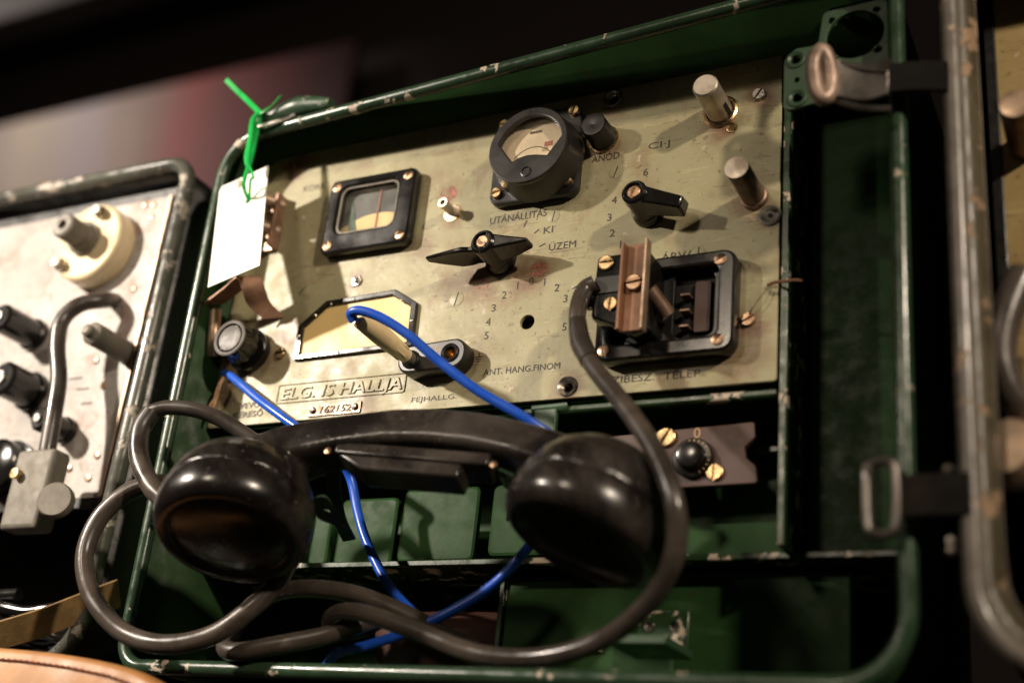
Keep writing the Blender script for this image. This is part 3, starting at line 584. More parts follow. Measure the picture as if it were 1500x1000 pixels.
# ledge and hinge under the panel
MB().box((16.9, 0.35, -0.5), (28.0, 0.8, -0.12)).build('ledge', 'green_edge', radio, bevel=0.12)
MB().box((0.4, 0.5, -0.9), (16.5, 0.9, -0.25)).build('lower_ledge', 'green', radio, bevel=0.1)
hg = MB().tube([(17.38, 0.50, -0.23), (19.07, 0.50, -0.17)], 0.30, 18).build('hinge', 'green_lug', radio, bevel=0.04)
MB().box((17.55, 0.2, -1.9), (18.6, 0.5, -0.3)).build('hinge_leaf', 'green_lug', hg, bevel=0.06)
plate('lock_tab', [rrect(7.3, -0.75, 9.3, -0.28, 0.12)], -0.2, 0.0, 'green_lug', radio, 0.05)
# brown laminate plate with small knob
bp = plate('laminate_plate', [rpoly([(20.50, -3.83), (23.00, -3.77), (27.03, -3.71), (26.96, -3.02), (26.52, -2.66), (26.45, -2.24), (26.88, -1.84), (26.83, -1.19), (20.31, -1.41)], 0.12)], -1.4, -1.1, 'brown_plate', radio, 0.04); bp['label'] = 'brown laminate plate with a small black knob and two brass screws'
screw(bp, *(23.20, -1.63), -1.1, 0.42, 0.14, 'brass', 1.0); screw(bp, *(25.30, -3.21), -1.1, 0.36, 0.14, 'brass', 1.45)
kx, kz = (24.40, -2.60)
skn = MB().lathe([(0.84, 0), (0.84, 0.16), (0.78, 0.22), (0.60, 0.24), (0.56, 0.55), (0.48, 0.64), (0.3, 0.68), (0, 0.68)], outm(kx, kz, -1.1), 40).build('small_knob', 'bakelite', bp)
text('0', kx+0.1, kz+0.88, 0.46, None, 'gold_ink', bp, d=-1.09, align='CENTER')
for k_ in range(11):
    a = math.radians(-60+k_*16); segs((kx+0.66*math.cos(a), kz+0.66*math.sin(a)), (kx+0.76*math.cos(a), kz+0.76*math.sin(a)), 0.04, 0.012, 'gold_ink', bp, 'scale_mark').location = (0, 0.875*S, 0)
MB().box((26.5, 2.3, -2.05), (27.6, 2.5, -1.8)).build('latch_bar', 'green_lug', radio, bevel=0.03)
# lower drawer and bracket
MB().box((15.8, 2.7, -11.3), (30.2, 3.0, -6.75)).build('drawer_front', 'green', radio, bevel=0.1)
MB().box((15.55, 2.5, -11.3), (15.8, 7.5, -6.75)).build('drawer_side', 'green_edge', radio, bevel=0.05)
ab = MB().box((22.3, 1.4, -10.0), (24.4, 1.7, -8.55)).build('angle_bracket', 'green_edge', radio, bevel=0.06)
MB().box((22.2, -1.2, -10.35), (24.5, 1.7, -10.0)).build('foot', 'green_lug', ab, bevel=0.06)
for x in (22.8, 23.85): MB().lathe([(0.22, 0), (0.2, 0.06), (0, 0.08)], outm(x, -9.15, -1.4), 16).build('rivet', 'steel', ab)
MB().box((18.6, 2.55, -9.95), (20.4, 2.7, -9.7)).build('drawer_pull', 'green_edge', radio, bevel=0.04)
# handset cradle hooks
hk = strip('cradle_hook', [(9.78, -4.00, -3.49), (10.77, -4.50, -3.69), (11.11, -4.40, -4.22), (10.79, -3.60, -4.88), (10.36, -2.40, -5.60), (9.60, -0.40, -5.89)], (0.9, 0.1, 0.15), 0.62, 0.12, 'green_lug', radio); hk['label'] = 'green metal cradle hook behind the left half of the handset'
strip('curl', [(10.74, -2.60, -5.85), (10.87, -3.90, -5.97), (10.77, -4.60, -5.93), (10.98, -4.90, -5.74), (11.39, -4.80, -5.67), (11.37, -4.20, -5.83), (11.14, -3.00, -6.03)], (0.30, -0.8, 0.35), 0.8, 0.10, 'green_lug', hk)
hk2 = strip('cradle_hook', [(18.05, -3.40, -3.37), (18.80, -3.80, -3.47), (19.02, -3.60, -3.97), (18.70, -2.80, -4.65), (17.47, -0.50, -5.29)], (0.9, 0.1, 0.15), 0.62, 0.12, 'green_lug', radio); hk2['label'] = 'green metal cradle hook behind the right cup of the handset'
MB().tube([(18.62, -3.60, -4.36), (17.98, -2.00, -4.25)], 0.32, 14).build('stop', 'green_lug', hk2)

# ------------------------------------------------------------------ black round box in the lower compartment
rb = root('round_box', (12.5, 4.0, -12.0), 'dark brown round box lying in the lower left compartment of the radio', 'box')
MB().lathe([(3.4, -2.3), (3.5, -2.0), (3.5, 1.6), (3.3, 2.0), (2.4, 2.3), (0, 2.4)], frame((12.6, 4.8, -10.2), (0, -0.35, 1)), 48).build('lid', 'brown_plate', rb)

# ------------------------------------------------------------------ HANDSET
UL = Vector((8.48, -6.77, -7.38)); UR = Vector((22.32, -4.39, -7.33)); nL = Vector((0.17, -0.36, -0.92)).normalized(); nR = Vector((-0.24, -0.30, -0.92)).normalized()
hs = root('telephone_handset', (15.4, -5.6, -8.5), 'dusty black bakelite telephone handset hanging across the front of the radio', 'handset')
MID = (UL+UR)/2; G = Vector((-0.036, -0.337, -0.941)).normalized(); U = (UR-UL); U = (U - G*U.dot(G)).normalized(); V = U.cross(G)     # V points away from the viewer
def hp(u, v, w): return MID + U*u + V*v - G*w
mb = MB()
dome = [(3.02, 1.22), (3.02, 1.5), (2.86, 2.1), (2.5, 2.75), (1.9, 3.3), (1.1, 3.65), (0.0, 3.8)]
mb.lathe([(0.0, 1.22)]+dome, frame(UL, -nL), 40); mb.lathe([(0.0, 1.22)]+dome, frame(UR, -nR), 40)
stations = [(-7.3, 2.2, 1.2, 1.3), (-6.2, 3.0, 1.1, 1.2), (-5.0, 3.62, 0.98, 1.02), (-3.6, 4.12, 0.92, 0.95), (-1.8, 4.52, 0.92, 0.98), (0, 4.66, 0.93, 1.0), (1.8, 4.62, 0.92, 0.98), (3.6, 4.35, 0.92, 0.96), (5.0, 3.95, 0.98, 1.05), (6.2, 3.3, 1.15, 1.25), (7.3, 2.4, 1.25, 1.35)]
k = 24; vs = []; fs = []
for (u, w, rw, rv) in stations:
    for j in range(k):
        a = 2*math.pi*j/k; c_, s_ = math.cos(a), math.sin(a); e = 0.42
        vs.append(hp(u, rv*math.copysign(abs(c_)**e, c_), w+rw*math.copysign(abs(s_)**e, s_)*(1.0 if s_ > 0 else 0.85)))
for i in range(len(stations)-1):
    for j in range(k): fs.append((i*k+j, i*k+(j+1) % k, (i+1)*k+(j+1) % k, (i+1)*k+j))
fs += [tuple(range(k)), tuple(reversed(range((len(stations)-1)*k, len(stations)*k)))]
mb.add(vs, fs)
tmp = link('tmp', mb.mesh('tmp', 'dusty'))
m = tmp.modifiers.new('r', 'REMESH'); m.mode = 'VOXEL'; m.voxel_size = 0.0009; m = tmp.modifiers.new('s', 'SMOOTH'); m.factor = 0.6; m.iterations = 4
dg = bpy.context.evaluated_depsgraph_get(); me = bpy.data.meshes.new_from_object(tmp.evaluated_get(dg)); bpy.data.objects.remove(tmp)
me.name = 'handle'; finish(me, 'dusty', 80); link('handle', me, hs)
def cap(c, n_, name, prof, label):
    o = MB().lathe(prof, frame(c, -n_), 64).build(name, 'dusty', hs, smooth=50); o['label'] = label; return o
cap(UL, nL, 'mouthpiece_cap', [(0, -0.42), (1.3, -0.38), (2.2, -0.22), (2.32, -0.14), (2.38, -0.18), (2.45, -0.33), (2.62, -0.36), (2.82, -0.27), (3.0, -0.02), (3.10, 0.3), (3.13, 0.6), (3.10, 1.12), (3.05, 1.2), (2.6, 1.22), (0, 1.22)], 'domed mouthpiece cap at the left end')
cap(UR, nR, 'earpiece_cap', [(0, 0.35), (0.5, 0.3), (1.6, 0.12), (2.3, -0.02), (2.42, -0.2), (2.5, -0.26), (2.68, -0.26), (2.85, -0.18), (3.02, 0.02), (3.10, 0.3), (3.13, 0.6), (3.10, 1.12), (3.05, 1.2), (2.6, 1.22), (0, 1.22)], 'earpiece cap at the right end')
hole_me = None
for i in range(7):
    a = 2*math.pi*i/6; r_ = 0.0 if i == 6 else 0.55
    fr = frame(UR, nR); p = fr @ Vector((r_*math.cos(a), r_*math.sin(a), -0.22)); MB().lathe([(0.11, 0), (0.11, 0.05), (0, 0.05)], frame(p, nR), 12).build('sound_hole', 'void', hs)
# press-to-talk bar
def hbox(name, u0, u1, v0, v1, w0, w1, mat, taper=0.0, bevel=0.08, parent=None):
    vs = [hp(u0+taper, v0, w0), hp(u1, v0, w0), hp(u1, v1, w0), hp(u0+taper, v1, w0), hp(u0, v0, w1), hp(u1, v0, w1), hp(u1, v1, w1), hp(u0, v1, w1)]
    return MB().add(vs, [(0,3,2,1),(4,5,6,7),(0,1,5,4),(1,2,6,5),(2,3,7,6),(3,0,4,7)]).build(name, mat, parent or hs, bevel=bevel)
hbox('switch_mount', -3.75, 2.85, -0.75, 0.5, 3.05, 3.6, 'dusty', 0.1, 0.08)
tb = hbox('talk_bar', -3.35, 1.95, -0.95, 0.3, 2.25, 2.85, 'dusty', 1.2, 0.09); tb['label'] = 'wedge-shaped press-to-talk bar'
for u_ in (-3.95, 3.1): MB().lathe([(0.16, 0), (0.15, 0.1), (0, 0.14)], frame(hp(u_, -0.65, 3.1), -V), 14).build('screw', 'copper', hs)
# cord of the handset: looping out to the left
MB().tube([(4.05, -5.60, -5.68), (2.58, -5.40, -4.77), (1.31, -5.20, -3.35), (0.82, -5.00, -1.98), (1.02, -4.80, -1.04)], [.44, .44, .43, .43, .42], 18).build('cord_sleeve', 'rubber_dark', hs)
MB().tube([(0.91, -4.80, -1.07), (1.70, -4.60, -0.82), (2.94, -4.20, -0.87), (4.08, -3.60, -1.21), (5.29, -3.00, -1.88), (6.31, -2.40, -2.62)], .34, 16).build('cord', 'rubber_dark', hs)
MB().tube([(2.56, -3.80, -4.14), (1.49, -4.20, -4.21), (0.42, -4.60, -4.73), (-0.42, -5.00, -5.99), (-0.53, -5.20, -7.71), (0.50, -5.20, -9.48), (2.39, -5.00, -10.85), (4.52, -4.80, -11.29), (6.53, -4.40, -10.84), (7.85, -4.00, -9.74), (8.58, -3.60, -8.68), (8.67, -3.00, -7.46)], .40, 18, sub=10).build('cord', 'rubber', hs)

# ------------------------------------------------------------------ battery cable with plug
bc = root('battery_cable', (22.0, -2.0, -12.0), 'thick grey-brown rubber cable with black plug, running down past the handset into loops', 'cable')
MB().tube([(21.03, -2.20, 4.01), (20.62, -2.30, 3.71), (20.54, -2.60, 2.66), (20.79, -2.80, 1.42), (21.77, -3.40, -0.19), (23.74, -4.40, -2.49), (25.33, -5.20, -4.62), (26.23, -5.60, -6.50), (26.21, -5.20, -8.04), (25.21, -4.40, -9.38), (23.11, -3.50, -10.65), (20.56, -3.00, -11.22), (17.86, -2.90, -11.12), (14.94, -2.90, -10.25), (12.59, -2.80, -9.61), (11.31, -2.60, -9.50), (10.53, -2.20, -9.74), (10.48, -1.60, -10.05), (11.31, -1.00, -9.81), (11.96, -0.60, -9.30)],
          .36, 18, sub=10).build('cable', 'rubber', bc)
MB().tube([(12.22, -1.00, -9.39), (11.51, -1.80, -9.87), (10.37, -2.40, -10.44), (8.48, -2.90, -10.92), (6.98, -3.10, -11.22), (6.07, -2.90, -11.02), (5.91, -2.40, -10.36), (5.94, -2.10, -9.64), (6.59, -2.00, -8.90), (7.98, -2.00, -8.45), (9.63, -1.90, -8.39), (11.49, -1.60, -8.64), (13.51, -1.00, -9.31), (15.17, -0.40, -10.07), (16.22, -0.00, -10.38)],
          .38, 18, sub=10).build('cable_loop', 'rubber', bc)
MB().tube([(20.62, -2.70, 2.14), (20.92, -2.90, 1.13), (21.59, -3.30, 0.07)], [.36, .43, .40], 18).build('cable_sleeve', 'rubber_dark', bc)
pl = plate('plug_body', [rpoly([(20.85, 2.55), (22.6, 1.75), (23.3, 1.95), (23.3, 5.35), (20.95, 5.35)], 0.22)], 0.35, 2.05, 'bakelite', bc, 0.14); pl['label'] = 'black plug body pushed into the battery socket'
plate('plug_ridge', [rrect(20.95, 3.55, 22.35, 4.35, 0.1)], 2.03, 2.12, 'dull_black', pl, 0.04)
for (x, z, r_, rot) in ((21.4, 4.95, 0.34, 0.0), (21.75, 3.05, 0.30, 1.5)): screw(bc, x, z, 2.05, r_, 0.14, 'brass', rot)
MB().lathe([(0.36, 0), (0.5, 0.2), (0.5, 0.5), (0.42, 0.6), (0.42, 0.95)], frame((20.3, -1.7, 3.6), (1, 0.15, 0.1)), 20).build('gland', 'bakelite', bc)
ch = plate('handle_strip', [rrect(22.3, 1.7, 23.3, 5.55, 0.05)], 2.1, 2.22, 'cuprex', bc, 0.02); ch['label'] = 'reddish-brown channel strip across the plug'
plate('flange', [rrect(22.22, 1.7, 22.34, 5.55, 0.02)], 2.1, 2.55, 'cuprex', ch, 0.02); plate('flange', [rrect(23.26, 1.6, 23.36, 5.6, 0.02)], 2.1, 2.6, 'clip_metal', ch, 0.02)
screw(ch, 22.8, 3.75, 2.22, 0.36, 0.22, 'copper', 0.1)
MB().tube([(23.2, -1.7, 3.7), (23.55, -1.2, 3.2), (23.75, -0.9, 2.85)], 0.34, 14).build('latch_finger', 'dark_pin', bc)

# ------------------------------------------------------------------ blue wires
bw = root('blue_wire', (11.6, -0.9, 2.0), 'blue wire with a tan banana plug in the socket strip, looping behind the handset', 'wire')
MB().tube([(11.49, -5.10, 2.10), (11.44, -5.35, 2.34), (11.94, -5.40, 2.38), (12.88, -5.10, 2.06), (14.00, -4.60, 1.36), (15.26, -4.00, 0.33), (16.82, -3.40, -0.81), (18.90, -2.70, -1.99), (20.11, -1.60, -2.93), (19.81, -0.60, -4.56), (18.25, -0.40, -6.40), (16.67, -0.50, -8.11), (14.13, -0.90, -9.64), (11.82, -1.10, -10.49), (10.39, -1.10, -10.80), (9.85, -1.00, -11.34)], .21, 14, sub=10).build('insulation', 'blue', bw)
pgd = Vector((11.75, -0.9, 2.08)); tip = Vector((11.51, -4.95, 2.38)); ax = (tip-pgd)
L_ = ax.length
MB().lathe([(0.24, 0.0), (0.28, 0.35), (0.33, 0.4), (0.38, 0.9), (0.43, 1.6), (0.46, 2.4), (0.44, L_-0.3), (0.34, L_-0.05), (0, L_)], frame(pgd, ax), 24).build('banana_plug', 'tan', bw)
MB().lathe([(0.27, -0.25), (0.30, 0.0), (0.33, 0.5), (0.33, 0.75)], frame(pgd, ax), 24, close=False).build('plug_collar', 'aluminium', bw)
fr = frame(pgd, ax)
for i in range(6):
    a = i*math.pi/3; MB().box((-0.05, 0.30, 0.75), (0.05, 0.42, 1.9), fr @ Matrix.Rotation(a, 4, 'Z')).build('grip_rib', 'tan', bw, bevel=0.03)
bw2 = root('blue_wire', (1.2, -0.6, 2.4), 'blue wire leaving the panel under the tuning knob and dropping behind the handset', 'wire')
MB().tube([(0.72, -0.40, 2.67), (1.32, -0.60, 2.39), (2.24, -0.80, 1.80), (3.52, -1.00, 0.92), (5.28, -1.20, -0.18), (7.23, -1.20, -1.36), (8.38, -0.50, -2.15), (8.75, 0.20, -2.96), (9.32, 0.30, -4.46), (10.13, 0.20, -5.89), (11.60, -0.00, -7.74), (13.17, -0.30, -8.98), (14.38, -0.20, -9.76)], [.17, .19] + [.21]*11, 14, sub=10).build('insulation', 'blue', bw2)
fz = MB()
for q in range(5):
    x0 = random.uniform(-.04, .04); fz.tube([(0.95+x0, -0.5, 2.5), (0.9+x0*2, -0.75, 1.9), (0.7+x0*3, -0.62, 1.25), (0.72+random.uniform(-.2,.2), -0.7, 0.9), (0.5+random.uniform(-.1,.1), -0.6, 0.25)], 0.05, 6)
fz.build('frayed_thread', 'thread', bw2)

# ------------------------------------------------------------------ paper tag on green tie
tg = root('paper_tag', (1.9, -3.0, 6.5), 'blank white paper tag hanging on a twisted green tie from the case lug', 'tag')
TL, TR, BR, BL = (Vector(p) for p in ((-0.25, -2.35, 12.13), (2.55, -2.26, 12.95), (4.52, -3.65, 6.38), (1.72, -3.74, 5.56)))
ex = (TR-TL).normalized(); ey = (BL-TL); ey = (ey-ex*ey.dot(ex)).normalized(); nn = ex.cross(ey)
if nn.y > 0: nn = -nn
H = Vector((2.10, -3.00, 10.80)); H = H + nn*((TL-H).dot(nn))
cu = bpy.data.curves.new('tmp', 'CURVE'); cu.dimensions = '2D'; cu.fill_mode = 'BOTH'; cu.extrude = 0.012
for lp in ([((p-TL).dot(ex), -(p-TL).dot(ey)) for p in (TL, TR, BR, BL)], circ((H-TL).dot(ex), -(H-TL).dot(ey), 0.17, 20)):
    spn = cu.splines.new('POLY'); spn.points.add(len(lp)-1); spn.use_cyclic_u = True
    for p, q in zip(spn.points, lp): p.co = (q[0], q[1], 0, 1)
mt = Matrix((ex, -ey, nn)).transposed().to_4x4(); mt.translation = TL
link('card', curve_mesh(cu, 'card', 'paper', mt), tg)
for i, (a0, b0, ln) in enumerate(((0.7, 2.0, 2.6), (1.2, 2.2, 2.2), (1.75, 2.1, 2.4), (2.2, 2.6, 1.5))):
    p = TL+ex*a0+ey*b0+nn*0.02; mbx = MB()
    for q in range(int(ln/0.16)):
        c_ = p+ey*(q*0.16)+ex*random.uniform(-.03, .03); mbx.add([c_, c_+ex*random.uniform(.03, .09), c_+ex*.06+ey*.09, c_+ey*.08], [(0, 1, 2, 3)])
    mbx.build('faint_writing', 'pencil', tg)
tp = lambda l, r_: MB().tube(l, r_, 8, sub=8)
def band(l, w, name):
    return strip(name, l, (0.9, -0.3, 0.2), w, 0.07, 'tie', tg)
band([(-0.46, -3.40, 18.04), (0.25, -3.30, 17.35), (1.17, -3.10, 16.49), (1.98, -2.90, 15.70)], 0.34, 'tie_end')
band([(1.68, -2.90, 15.68), (2.24, -3.00, 15.83), (2.66, -3.00, 16.07), (3.17, -3.10, 16.43)], 0.20, 'tie_end')
tp([(1.82, -2.90, 15.86), (1.61, -3.00, 15.39), (1.80, -3.10, 14.31), (2.00, -3.20, 13.01), (2.17, -3.30, 12.41)], [.12, .15, .16, .22, .13]).build('tie_strand', 'tie', tg)
tp([(1.75, -2.70, 15.88), (1.92, -2.90, 14.61), (2.10, -3.10, 13.37), (2.20, -3.25, 12.51)], [.08, .10, .14, .12]).build('tie_strand', 'tie', tg)
tp([(2.16, -3.30, 12.49), (2.54, -3.40, 12.05), (2.87, -3.50, 11.50), tuple(H-nn*0.05+Vector((0.3, -.5, .9))), tuple(H+nn*0.06+Vector((0.12, 0, 0.1))), tuple(H-nn*0.3)], 0.07).build('tie_strand', 'tie', tg)
tp([(2.24, -3.30, 12.47), (2.35, -3.50, 11.75), (2.37, -3.50, 11.13), tuple(H+nn*0.12+Vector((0,0,.15))), tuple(H-nn*0.3)], [.10,.10,.10,.09,.08]).build('tie_strand', 'tie', tg)

# ------------------------------------------------------------------ LEFT NEIGHBOUR RADIO
lr = root('field_radio', (-17, 2, -12.6), 'second field radio with ivory panel and black case, at the left edge', 'radio')
LRIM = loop3([(-34, -1.0, 15.3), (-3.95, -1.0, 15.2), (-4.1, -1.0, -11.6), (-34, -1.0, -11.6)], [1.5, 1.5, 2.6, 2.0])
shell('case_shell', LRIM, 8.2, 'black_case', lr)
MB().tube(LRIM, 0.42, 14, cyclic=True, smooth=False).build('case_rim', 'grey_rim', lr, smooth=60)
plate('front_panel', [rrect(-33, -3.2, -5.95, 13.95, 0.15)], -0.2, 0.0, 'ivory', lr, 0.03)
plate('panel_frame', [rrect(-33.6, -3.7, -4.5, 14.9, 0.2), rrect(-33, -3.15, -6.05, 13.85, 0.1)], -0.4, -0.05, 'black_case', lr, 0.03)
plate('edge_strip', [rrect(-5.95, -3.2, -5.8, 13.95, 0.05)], 0.02, 0.12, 'clip_metal', lr, 0.02)
ic = (-10.15, 11.12)
il = MB().lathe([(2.35, 0), (2.35, 1.05), (2.2, 1.2), (0, 1.2)], outm(*ic), 56).build('insulator', 'cream', lr, bevel=0.05); il['label'] = 'round cream porcelain insulator with central terminal'
MB().lathe([(1.0, 1.2), (1.0, 1.45), (0.85, 1.5), (0.85, 1.75), (0.72, 1.8), (0.72, 2.9), (0.6, 3.0), (0.28, 3.0), (0.28, 2.6), (0, 2.6)], outm(ic[0]-0.1, ic[1]+0.1), 32).build('terminal', 'aluminium', il)
for dx, dz in ((0.75, 1.55), (-1.35, -1.35)):
    MB().lathe([(0.36, 1.2), (0.36, 1.5), (0.26, 1.6), (0.26, 1.85), (0, 1.85)], outm(ic[0]+dx, ic[1]+dz), 6).build('stud', 'steel', il)
px_, pz_ = (-6.41, 4.60)
MB().lathe([(0.60, 0), (0.60, 2.6), (0.5, 2.7), (0.32, 2.75), (0.32, 3.0), (0.2, 3.1), (0, 3.1)], outm(px_, pz_), 24).build('threaded_post', 'aluminium', lr)
for ((x_, z_), r_, h_, nm) in (((-13.64, 6.35),0.8,2.6,'black_terminal'), ((-12.65, 2.91),0.95,2.2,'black_terminal'), ((-9.36, 0.47),0.62,2.0,'black_terminal'), ((-12.61, -1.51),1.4,1.3,'black_terminal')):
    o_ = MB().lathe([(r_*1.15, 0), (r_*1.15, 0.3), (r_, 0.35), (r_, h_-0.15), (r_*0.8, h_), (0, h_)], outm(x_, z_), 28).build(nm, 'bakelite', lr)
    MB().lathe([(r_*0.34, h_), (r_*0.34, h_+0.12), (0, h_+0.12)], outm(x_, z_), 16).build('terminal_tip', 'steel', o_)
for x_, z_ in ((-7.80, 13.68), (-7.06, 12.79), (-7.13, 13.57), (-7.08, 8.41), (-8.53, 4.38), (-7.54, 2.86), (-6.78, -0.99), (-8.51, -1.58), (-7.02, -2.17)):
    MB().lathe([(0.22, 0), (0.18, 0.1), (0, 0.14)], outm(x_, z_), 14).build('rivet', 'clip_metal', lr)
for (x_, z_), w_ in (((-10.22, 3.41), 1.0), ((-9.43, 2.75), 0.9), ((-8.86, 1.90), 0.8)):
    plate('worn_lettering', [[(x_, z_), (x_+w_, z_), (x_+w_, z_+0.12), (x_, z_+0.12)]], 0.003, 0.01, 'ink_faint', lr, 0)

ac = root('antenna_cable', (-9, -2, -3), 'grey rubber cable arching down to a flat grey metal plug on the left radio', 'cable')
MB().tube([(-8.28, -0.00, 7.87), (-7.84, -1.20, 7.25), (-8.45, -2.00, 6.71), (-8.99, -2.40, 5.73), (-8.78, -2.50, 4.23), (-8.04, -2.50, 2.28), (-7.64, -2.60, 0.38), (-7.39, -2.60, -1.88)], .42, 18, sub=10).build('cable', 'rubber', ac)
pb = Vector((-7.51, -2.60, -3.68))
pbx = MB().box((-1.25, -0.6, -2.0), (1.25, 0.6, 2.0), Matrix.Translation(pb)).build('plug_block', 'aluminium', ac, bevel=0.25, seg=3)
MB().lathe([(0.85, 0), (0.85, 0.35), (0.78, 0.45), (0, 0.45)], frame((-5.31, -3.10, -4.43), (0.45, -1, 0.05)), 32).build('thumb_screw', 'aluminium', ac)
MB().lathe([(0.25, 0), (0.25, 0.3), (0, 0.32)], frame((-8.21, -3.25, -2.99), OUT), 18).build('plug_screw', 'brass', ac)

# ------------------------------------------------------------------ RIGHT NEIGHBOUR RADIO
rr = root('field_radio', (46, 2, -12.6), 'third field radio with ochre panel and pale worn rim, at the right edge', 'radio')
RRIM = loop3([(35.55, -4.6, 17.0), (60, -4.6, 17.0), (60, -4.6, -11.7), (35.55, -4.6, -11.7)], [1.0, 1.5, 2.0, 2.6])
shell('case_shell', RRIM, 8.2, 'black_case', rr)
MB().tube(RRIM, 0.34, 14, cyclic=True, smooth=False).build('case_rim', 'pale_rim', rr, smooth=60)
R2 = loop3([(36.25, -4.0, 16.3), (59.3, -4.0, 16.3), (59.3, -4.0, -11.0), (36.25, -4.0, -11.0)], [1.0, 1.5, 2.0, 2.4])
MB().tube(R2, 0.16, 10, cyclic=True, smooth=False).build('inner_rim', 'pale_rim', rr, smooth=60)
n = len(RRIM); bd = MB().add(list(RRIM)+list(R2), [(i, (i+1) % n, n+(i+1) % n, n+i) for i in range(n)]).build('rim_band', 'worn_band', rr); m = bd.modifiers.new('t', 'SOLIDIFY'); m.thickness = 0.2*S
plate('front_panel', [rrect(36.6, -3.0, 59.0, 16.0, 0.15)], -0.2, 0.0, 'ochre', rr, 0.03)
plate('panel_edge', [rrect(36.2, -3.0, 36.6, 16.0, 0.1)], -0.1, 0.1, 'black_case', rr, 0.03)
x_, z_ = (37.47, 8.73)
rp = MB().lathe([(0.62, 0), (0.62, 2.9), (0.55, 3.0), (0, 3.0)], outm(x_, z_), 28).build('contact_pin', 'dark_pin', rr)
MB().lathe([(0.58, 3.0), (0.52, 3.02), (0, 3.02)], outm(x_, z_), 24).build('tip', 'clip_metal', rp)
MB().tube([(37.37, -3.00, 1.89), (36.77, -3.20, 0.33), (36.48, -3.20, -1.13), (36.71, -3.00, -2.42), (37.26, -2.60, -2.91)], .55, 16).build('cable_loop', 'rubber', rr)
MB().add(*(lambda a: ([(x, y, z) for x, y, z in a], [(0,3,2,1),(4,5,6,7),(0,1,5,4),(1,2,6,5),(2,3,7,6),(3,0,4,7)]))([(37.7,-3.4,0.0),(39.5,-3.4,0.3),(39.5,-2.6,0.3),(37.7,-2.6,0.0),(37.7,-3.4,1.3),(39.5,-3.4,2.0),(39.5,-2.6,2.0),(37.7,-2.6,1.3)])).build('clip_block', 'clip_metal', rr, bevel=0.2)
MB().lathe([(1.1, 0), (1.1, 0.8), (0.9, 1.1), (0, 1.15)], frame((36.79, -2.50, -4.54), (-0.3, -1, 0.1)), 32).build('round_knob', 'clip_metal', rr)
# hasps reaching over from the right radio
hp1 = strip('hasp', [(33.46, -5.10, 9.38), (32.65, -5.10, 9.27), (31.83, -5.30, 9.44), (31.22, -5.60, 9.67)], (0.05, 0.1, 1), 1.7, 0.2, 'latch_steel', rr); hp1['label'] = 'bent steel hasp reaching over the corner of the green radio'
strip('hasp_strap', [(35.48, -4.90, 9.06), (34.31, -4.90, 9.33), (33.26, -4.95, 9.41)], (0.05, 0.1, 1), 1.35, 0.16, 'dark_strap', hp1)
HR = [Vector((31.14, -5.80, 10.56)), Vector((30.87, -5.80, 10.01)), Vector((30.93, -5.70, 9.01)), Vector((31.20, -5.60, 8.57)), Vector((31.45, -5.50, 9.09)), Vector((31.37, -5.60, 10.13))]
MB().tube([tuple(p) for p in HR], .30, 12, cyclic=True).build('ring', 'ring_rust', hp1)
MB().tube([(31.50, -5.30, 10.30), (32.55, -5.20, 9.88), (33.41, -5.20, 9.54)], .13, 8).build('edge', 'latch_steel', hp1); MB().tube([(31.40, -5.30, 8.72), (32.42, -5.20, 8.18), (33.50, -5.20, 7.90)], .13, 8).build('edge', 'latch_steel', hp1)
HL = [(32.45, -4.9, -5.6), (32.6, -4.9, -5.25), (33.1, -4.9, -5.2), (33.35, -4.9, -5.6), (33.35, -4.9, -7.2), (33.1, -4.9, -7.6), (32.6, -4.9, -7.55), (32.45, -4.9, -7.2)]
hp2 = MB().tube(HL, .17, 10, cyclic=True).build('hasp_loop', 'latch_steel', rr); hp2['label'] = 'steel wire loop of a hasp over the right rim'
MB().box((33.4, -5.0, -7.1), (35.6, -4.7, -5.7))  .build('hasp_arm', 'dark_strap', hp2, bevel=0.06)
for z in (-5.4, -5.75, -7.75, -8.05): MB().lathe([(0.17, 0), (0.15, 0.08), (0, 0.12)], frame((34.9, -4.4, z), OUT), 12).build('rivet', 'steel', hp2)
MB().tube([(34.6, -4.3, -5.55), (35.9, -4.3, -5.55)], 0.12, 8).build('hinge_pin', 'black_case', hp2)

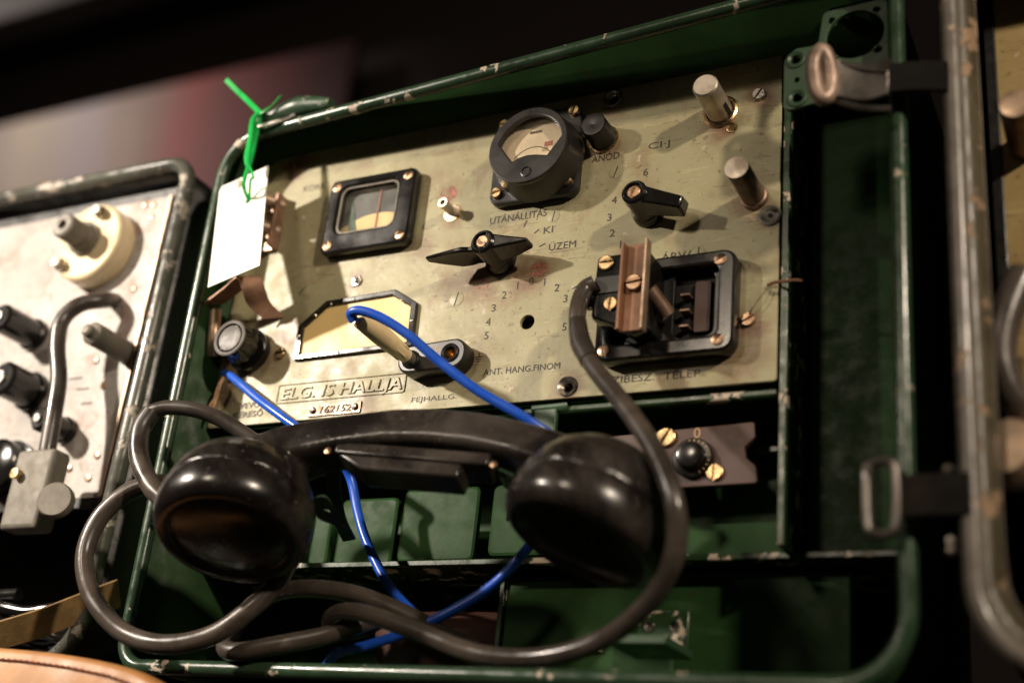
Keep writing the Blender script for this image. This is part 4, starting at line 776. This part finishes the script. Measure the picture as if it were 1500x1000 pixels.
# ------------------------------------------------------------------ leather bag, strap, coil (bottom left)
bg = root('leather_bag', (-3, -7, -29), 'tan leather bag with red stitching along its edge, at the bottom left', 'bag')
top = [(-4.62, -7.00, -11.75), (-2.15, -7.00, -11.89), (0.19, -7.00, -11.98), (2.47, -7.00, -12.16), (4.69, -7.00, -12.44), (6.33, -7.00, -12.80), (7.72, -7.00, -13.39), (8.86, -7.00, -14.33), (9.53, -7.00, -15.73)]
vs = []; n = len(top); fs = []
lay = [(-0.45, -0.10), (-0.55, -0.35), (-0.75, -1.2), (-1.1, -4), (-1.2, -9), (-0.8, -15.8)]
for (dy, dz) in lay:
    for p in top: vs.append((p[0], p[1]+dy, max(-28.9, p[2]+dz)))
for (dy, dz) in reversed(lay):
    for p in top: vs.append((p[0], p[1]+0.35+abs(dz)*0.18, max(-28.9, p[2]+dz+0.04)))
m2 = len(vs)//n
for i in range(m2-1):
    for j in range(n-1): fs.append((i*n+j, i*n+j+1, (i+1)*n+j+1, (i+1)*n+j))
fs += [((m2-1)*n+j, (m2-1)*n+j+1, j+1, j) for j in range(n-1)]
fs += [tuple(i*n for i in range(m2)), tuple(i*n+n-1 for i in reversed(range(m2)))]
ob = MB().add(vs, fs).build('body', 'leather', bg, smooth=60); sm = ob.modifiers.new('s', 'SUBSURF'); sm.levels = 2; sm.render_levels = 2
stp = [(p[0], p[1]-0.66, p[2]-0.62) for p in top]
P = [Vector(p) for p in stp]; sti = MB()
for i in range(len(P)-1):
    seg = P[i+1]-P[i]; cnt = max(1, int(seg.length/0.32))
    for q in range(cnt): a = P[i]+seg*(q/cnt); b2 = P[i]+seg*((q+0.8)/cnt); sti.tube([a, (a+b2)/2+Vector((0, -.03, .03)), b2], 0.05, 6, sub=2)
o = sti.build('stitching', 'stitch', bg); o['kind'] = 'stuff'
sw = root('webbing_strap', (-6, -2, -12.7), 'frayed olive-tan webbing strap slanting up behind the leather bag', 'strap')
strip('webbing', [(-7.93, -3.50, -11.21), (-6.59, -3.30, -10.70), (-5.00, -2.60, -9.98), (-3.78, -1.20, -8.82), (-3.05, -0.20, -8.04)], (0.1, -0.5, 0.75), 1.35, 0.15, 'strap', sw)
ck = root('cable_coil', (-9, 3, -12.7), 'glossy black coiled cable lying in the bottom of the left radio', 'cable')
pts = []
for i in range(44):
    a = i*0.55; r_ = 2.2+0.25*math.sin(i*1.7); pts.append((-9.5+r_*1.5*math.cos(a), 0.6+r_*0.55*math.sin(a), -10.6+0.055*i+0.15*math.sin(i*2.1)))
MB().tube(pts, 0.30, 12, sub=5).build('turns', 'bakelite', ck)
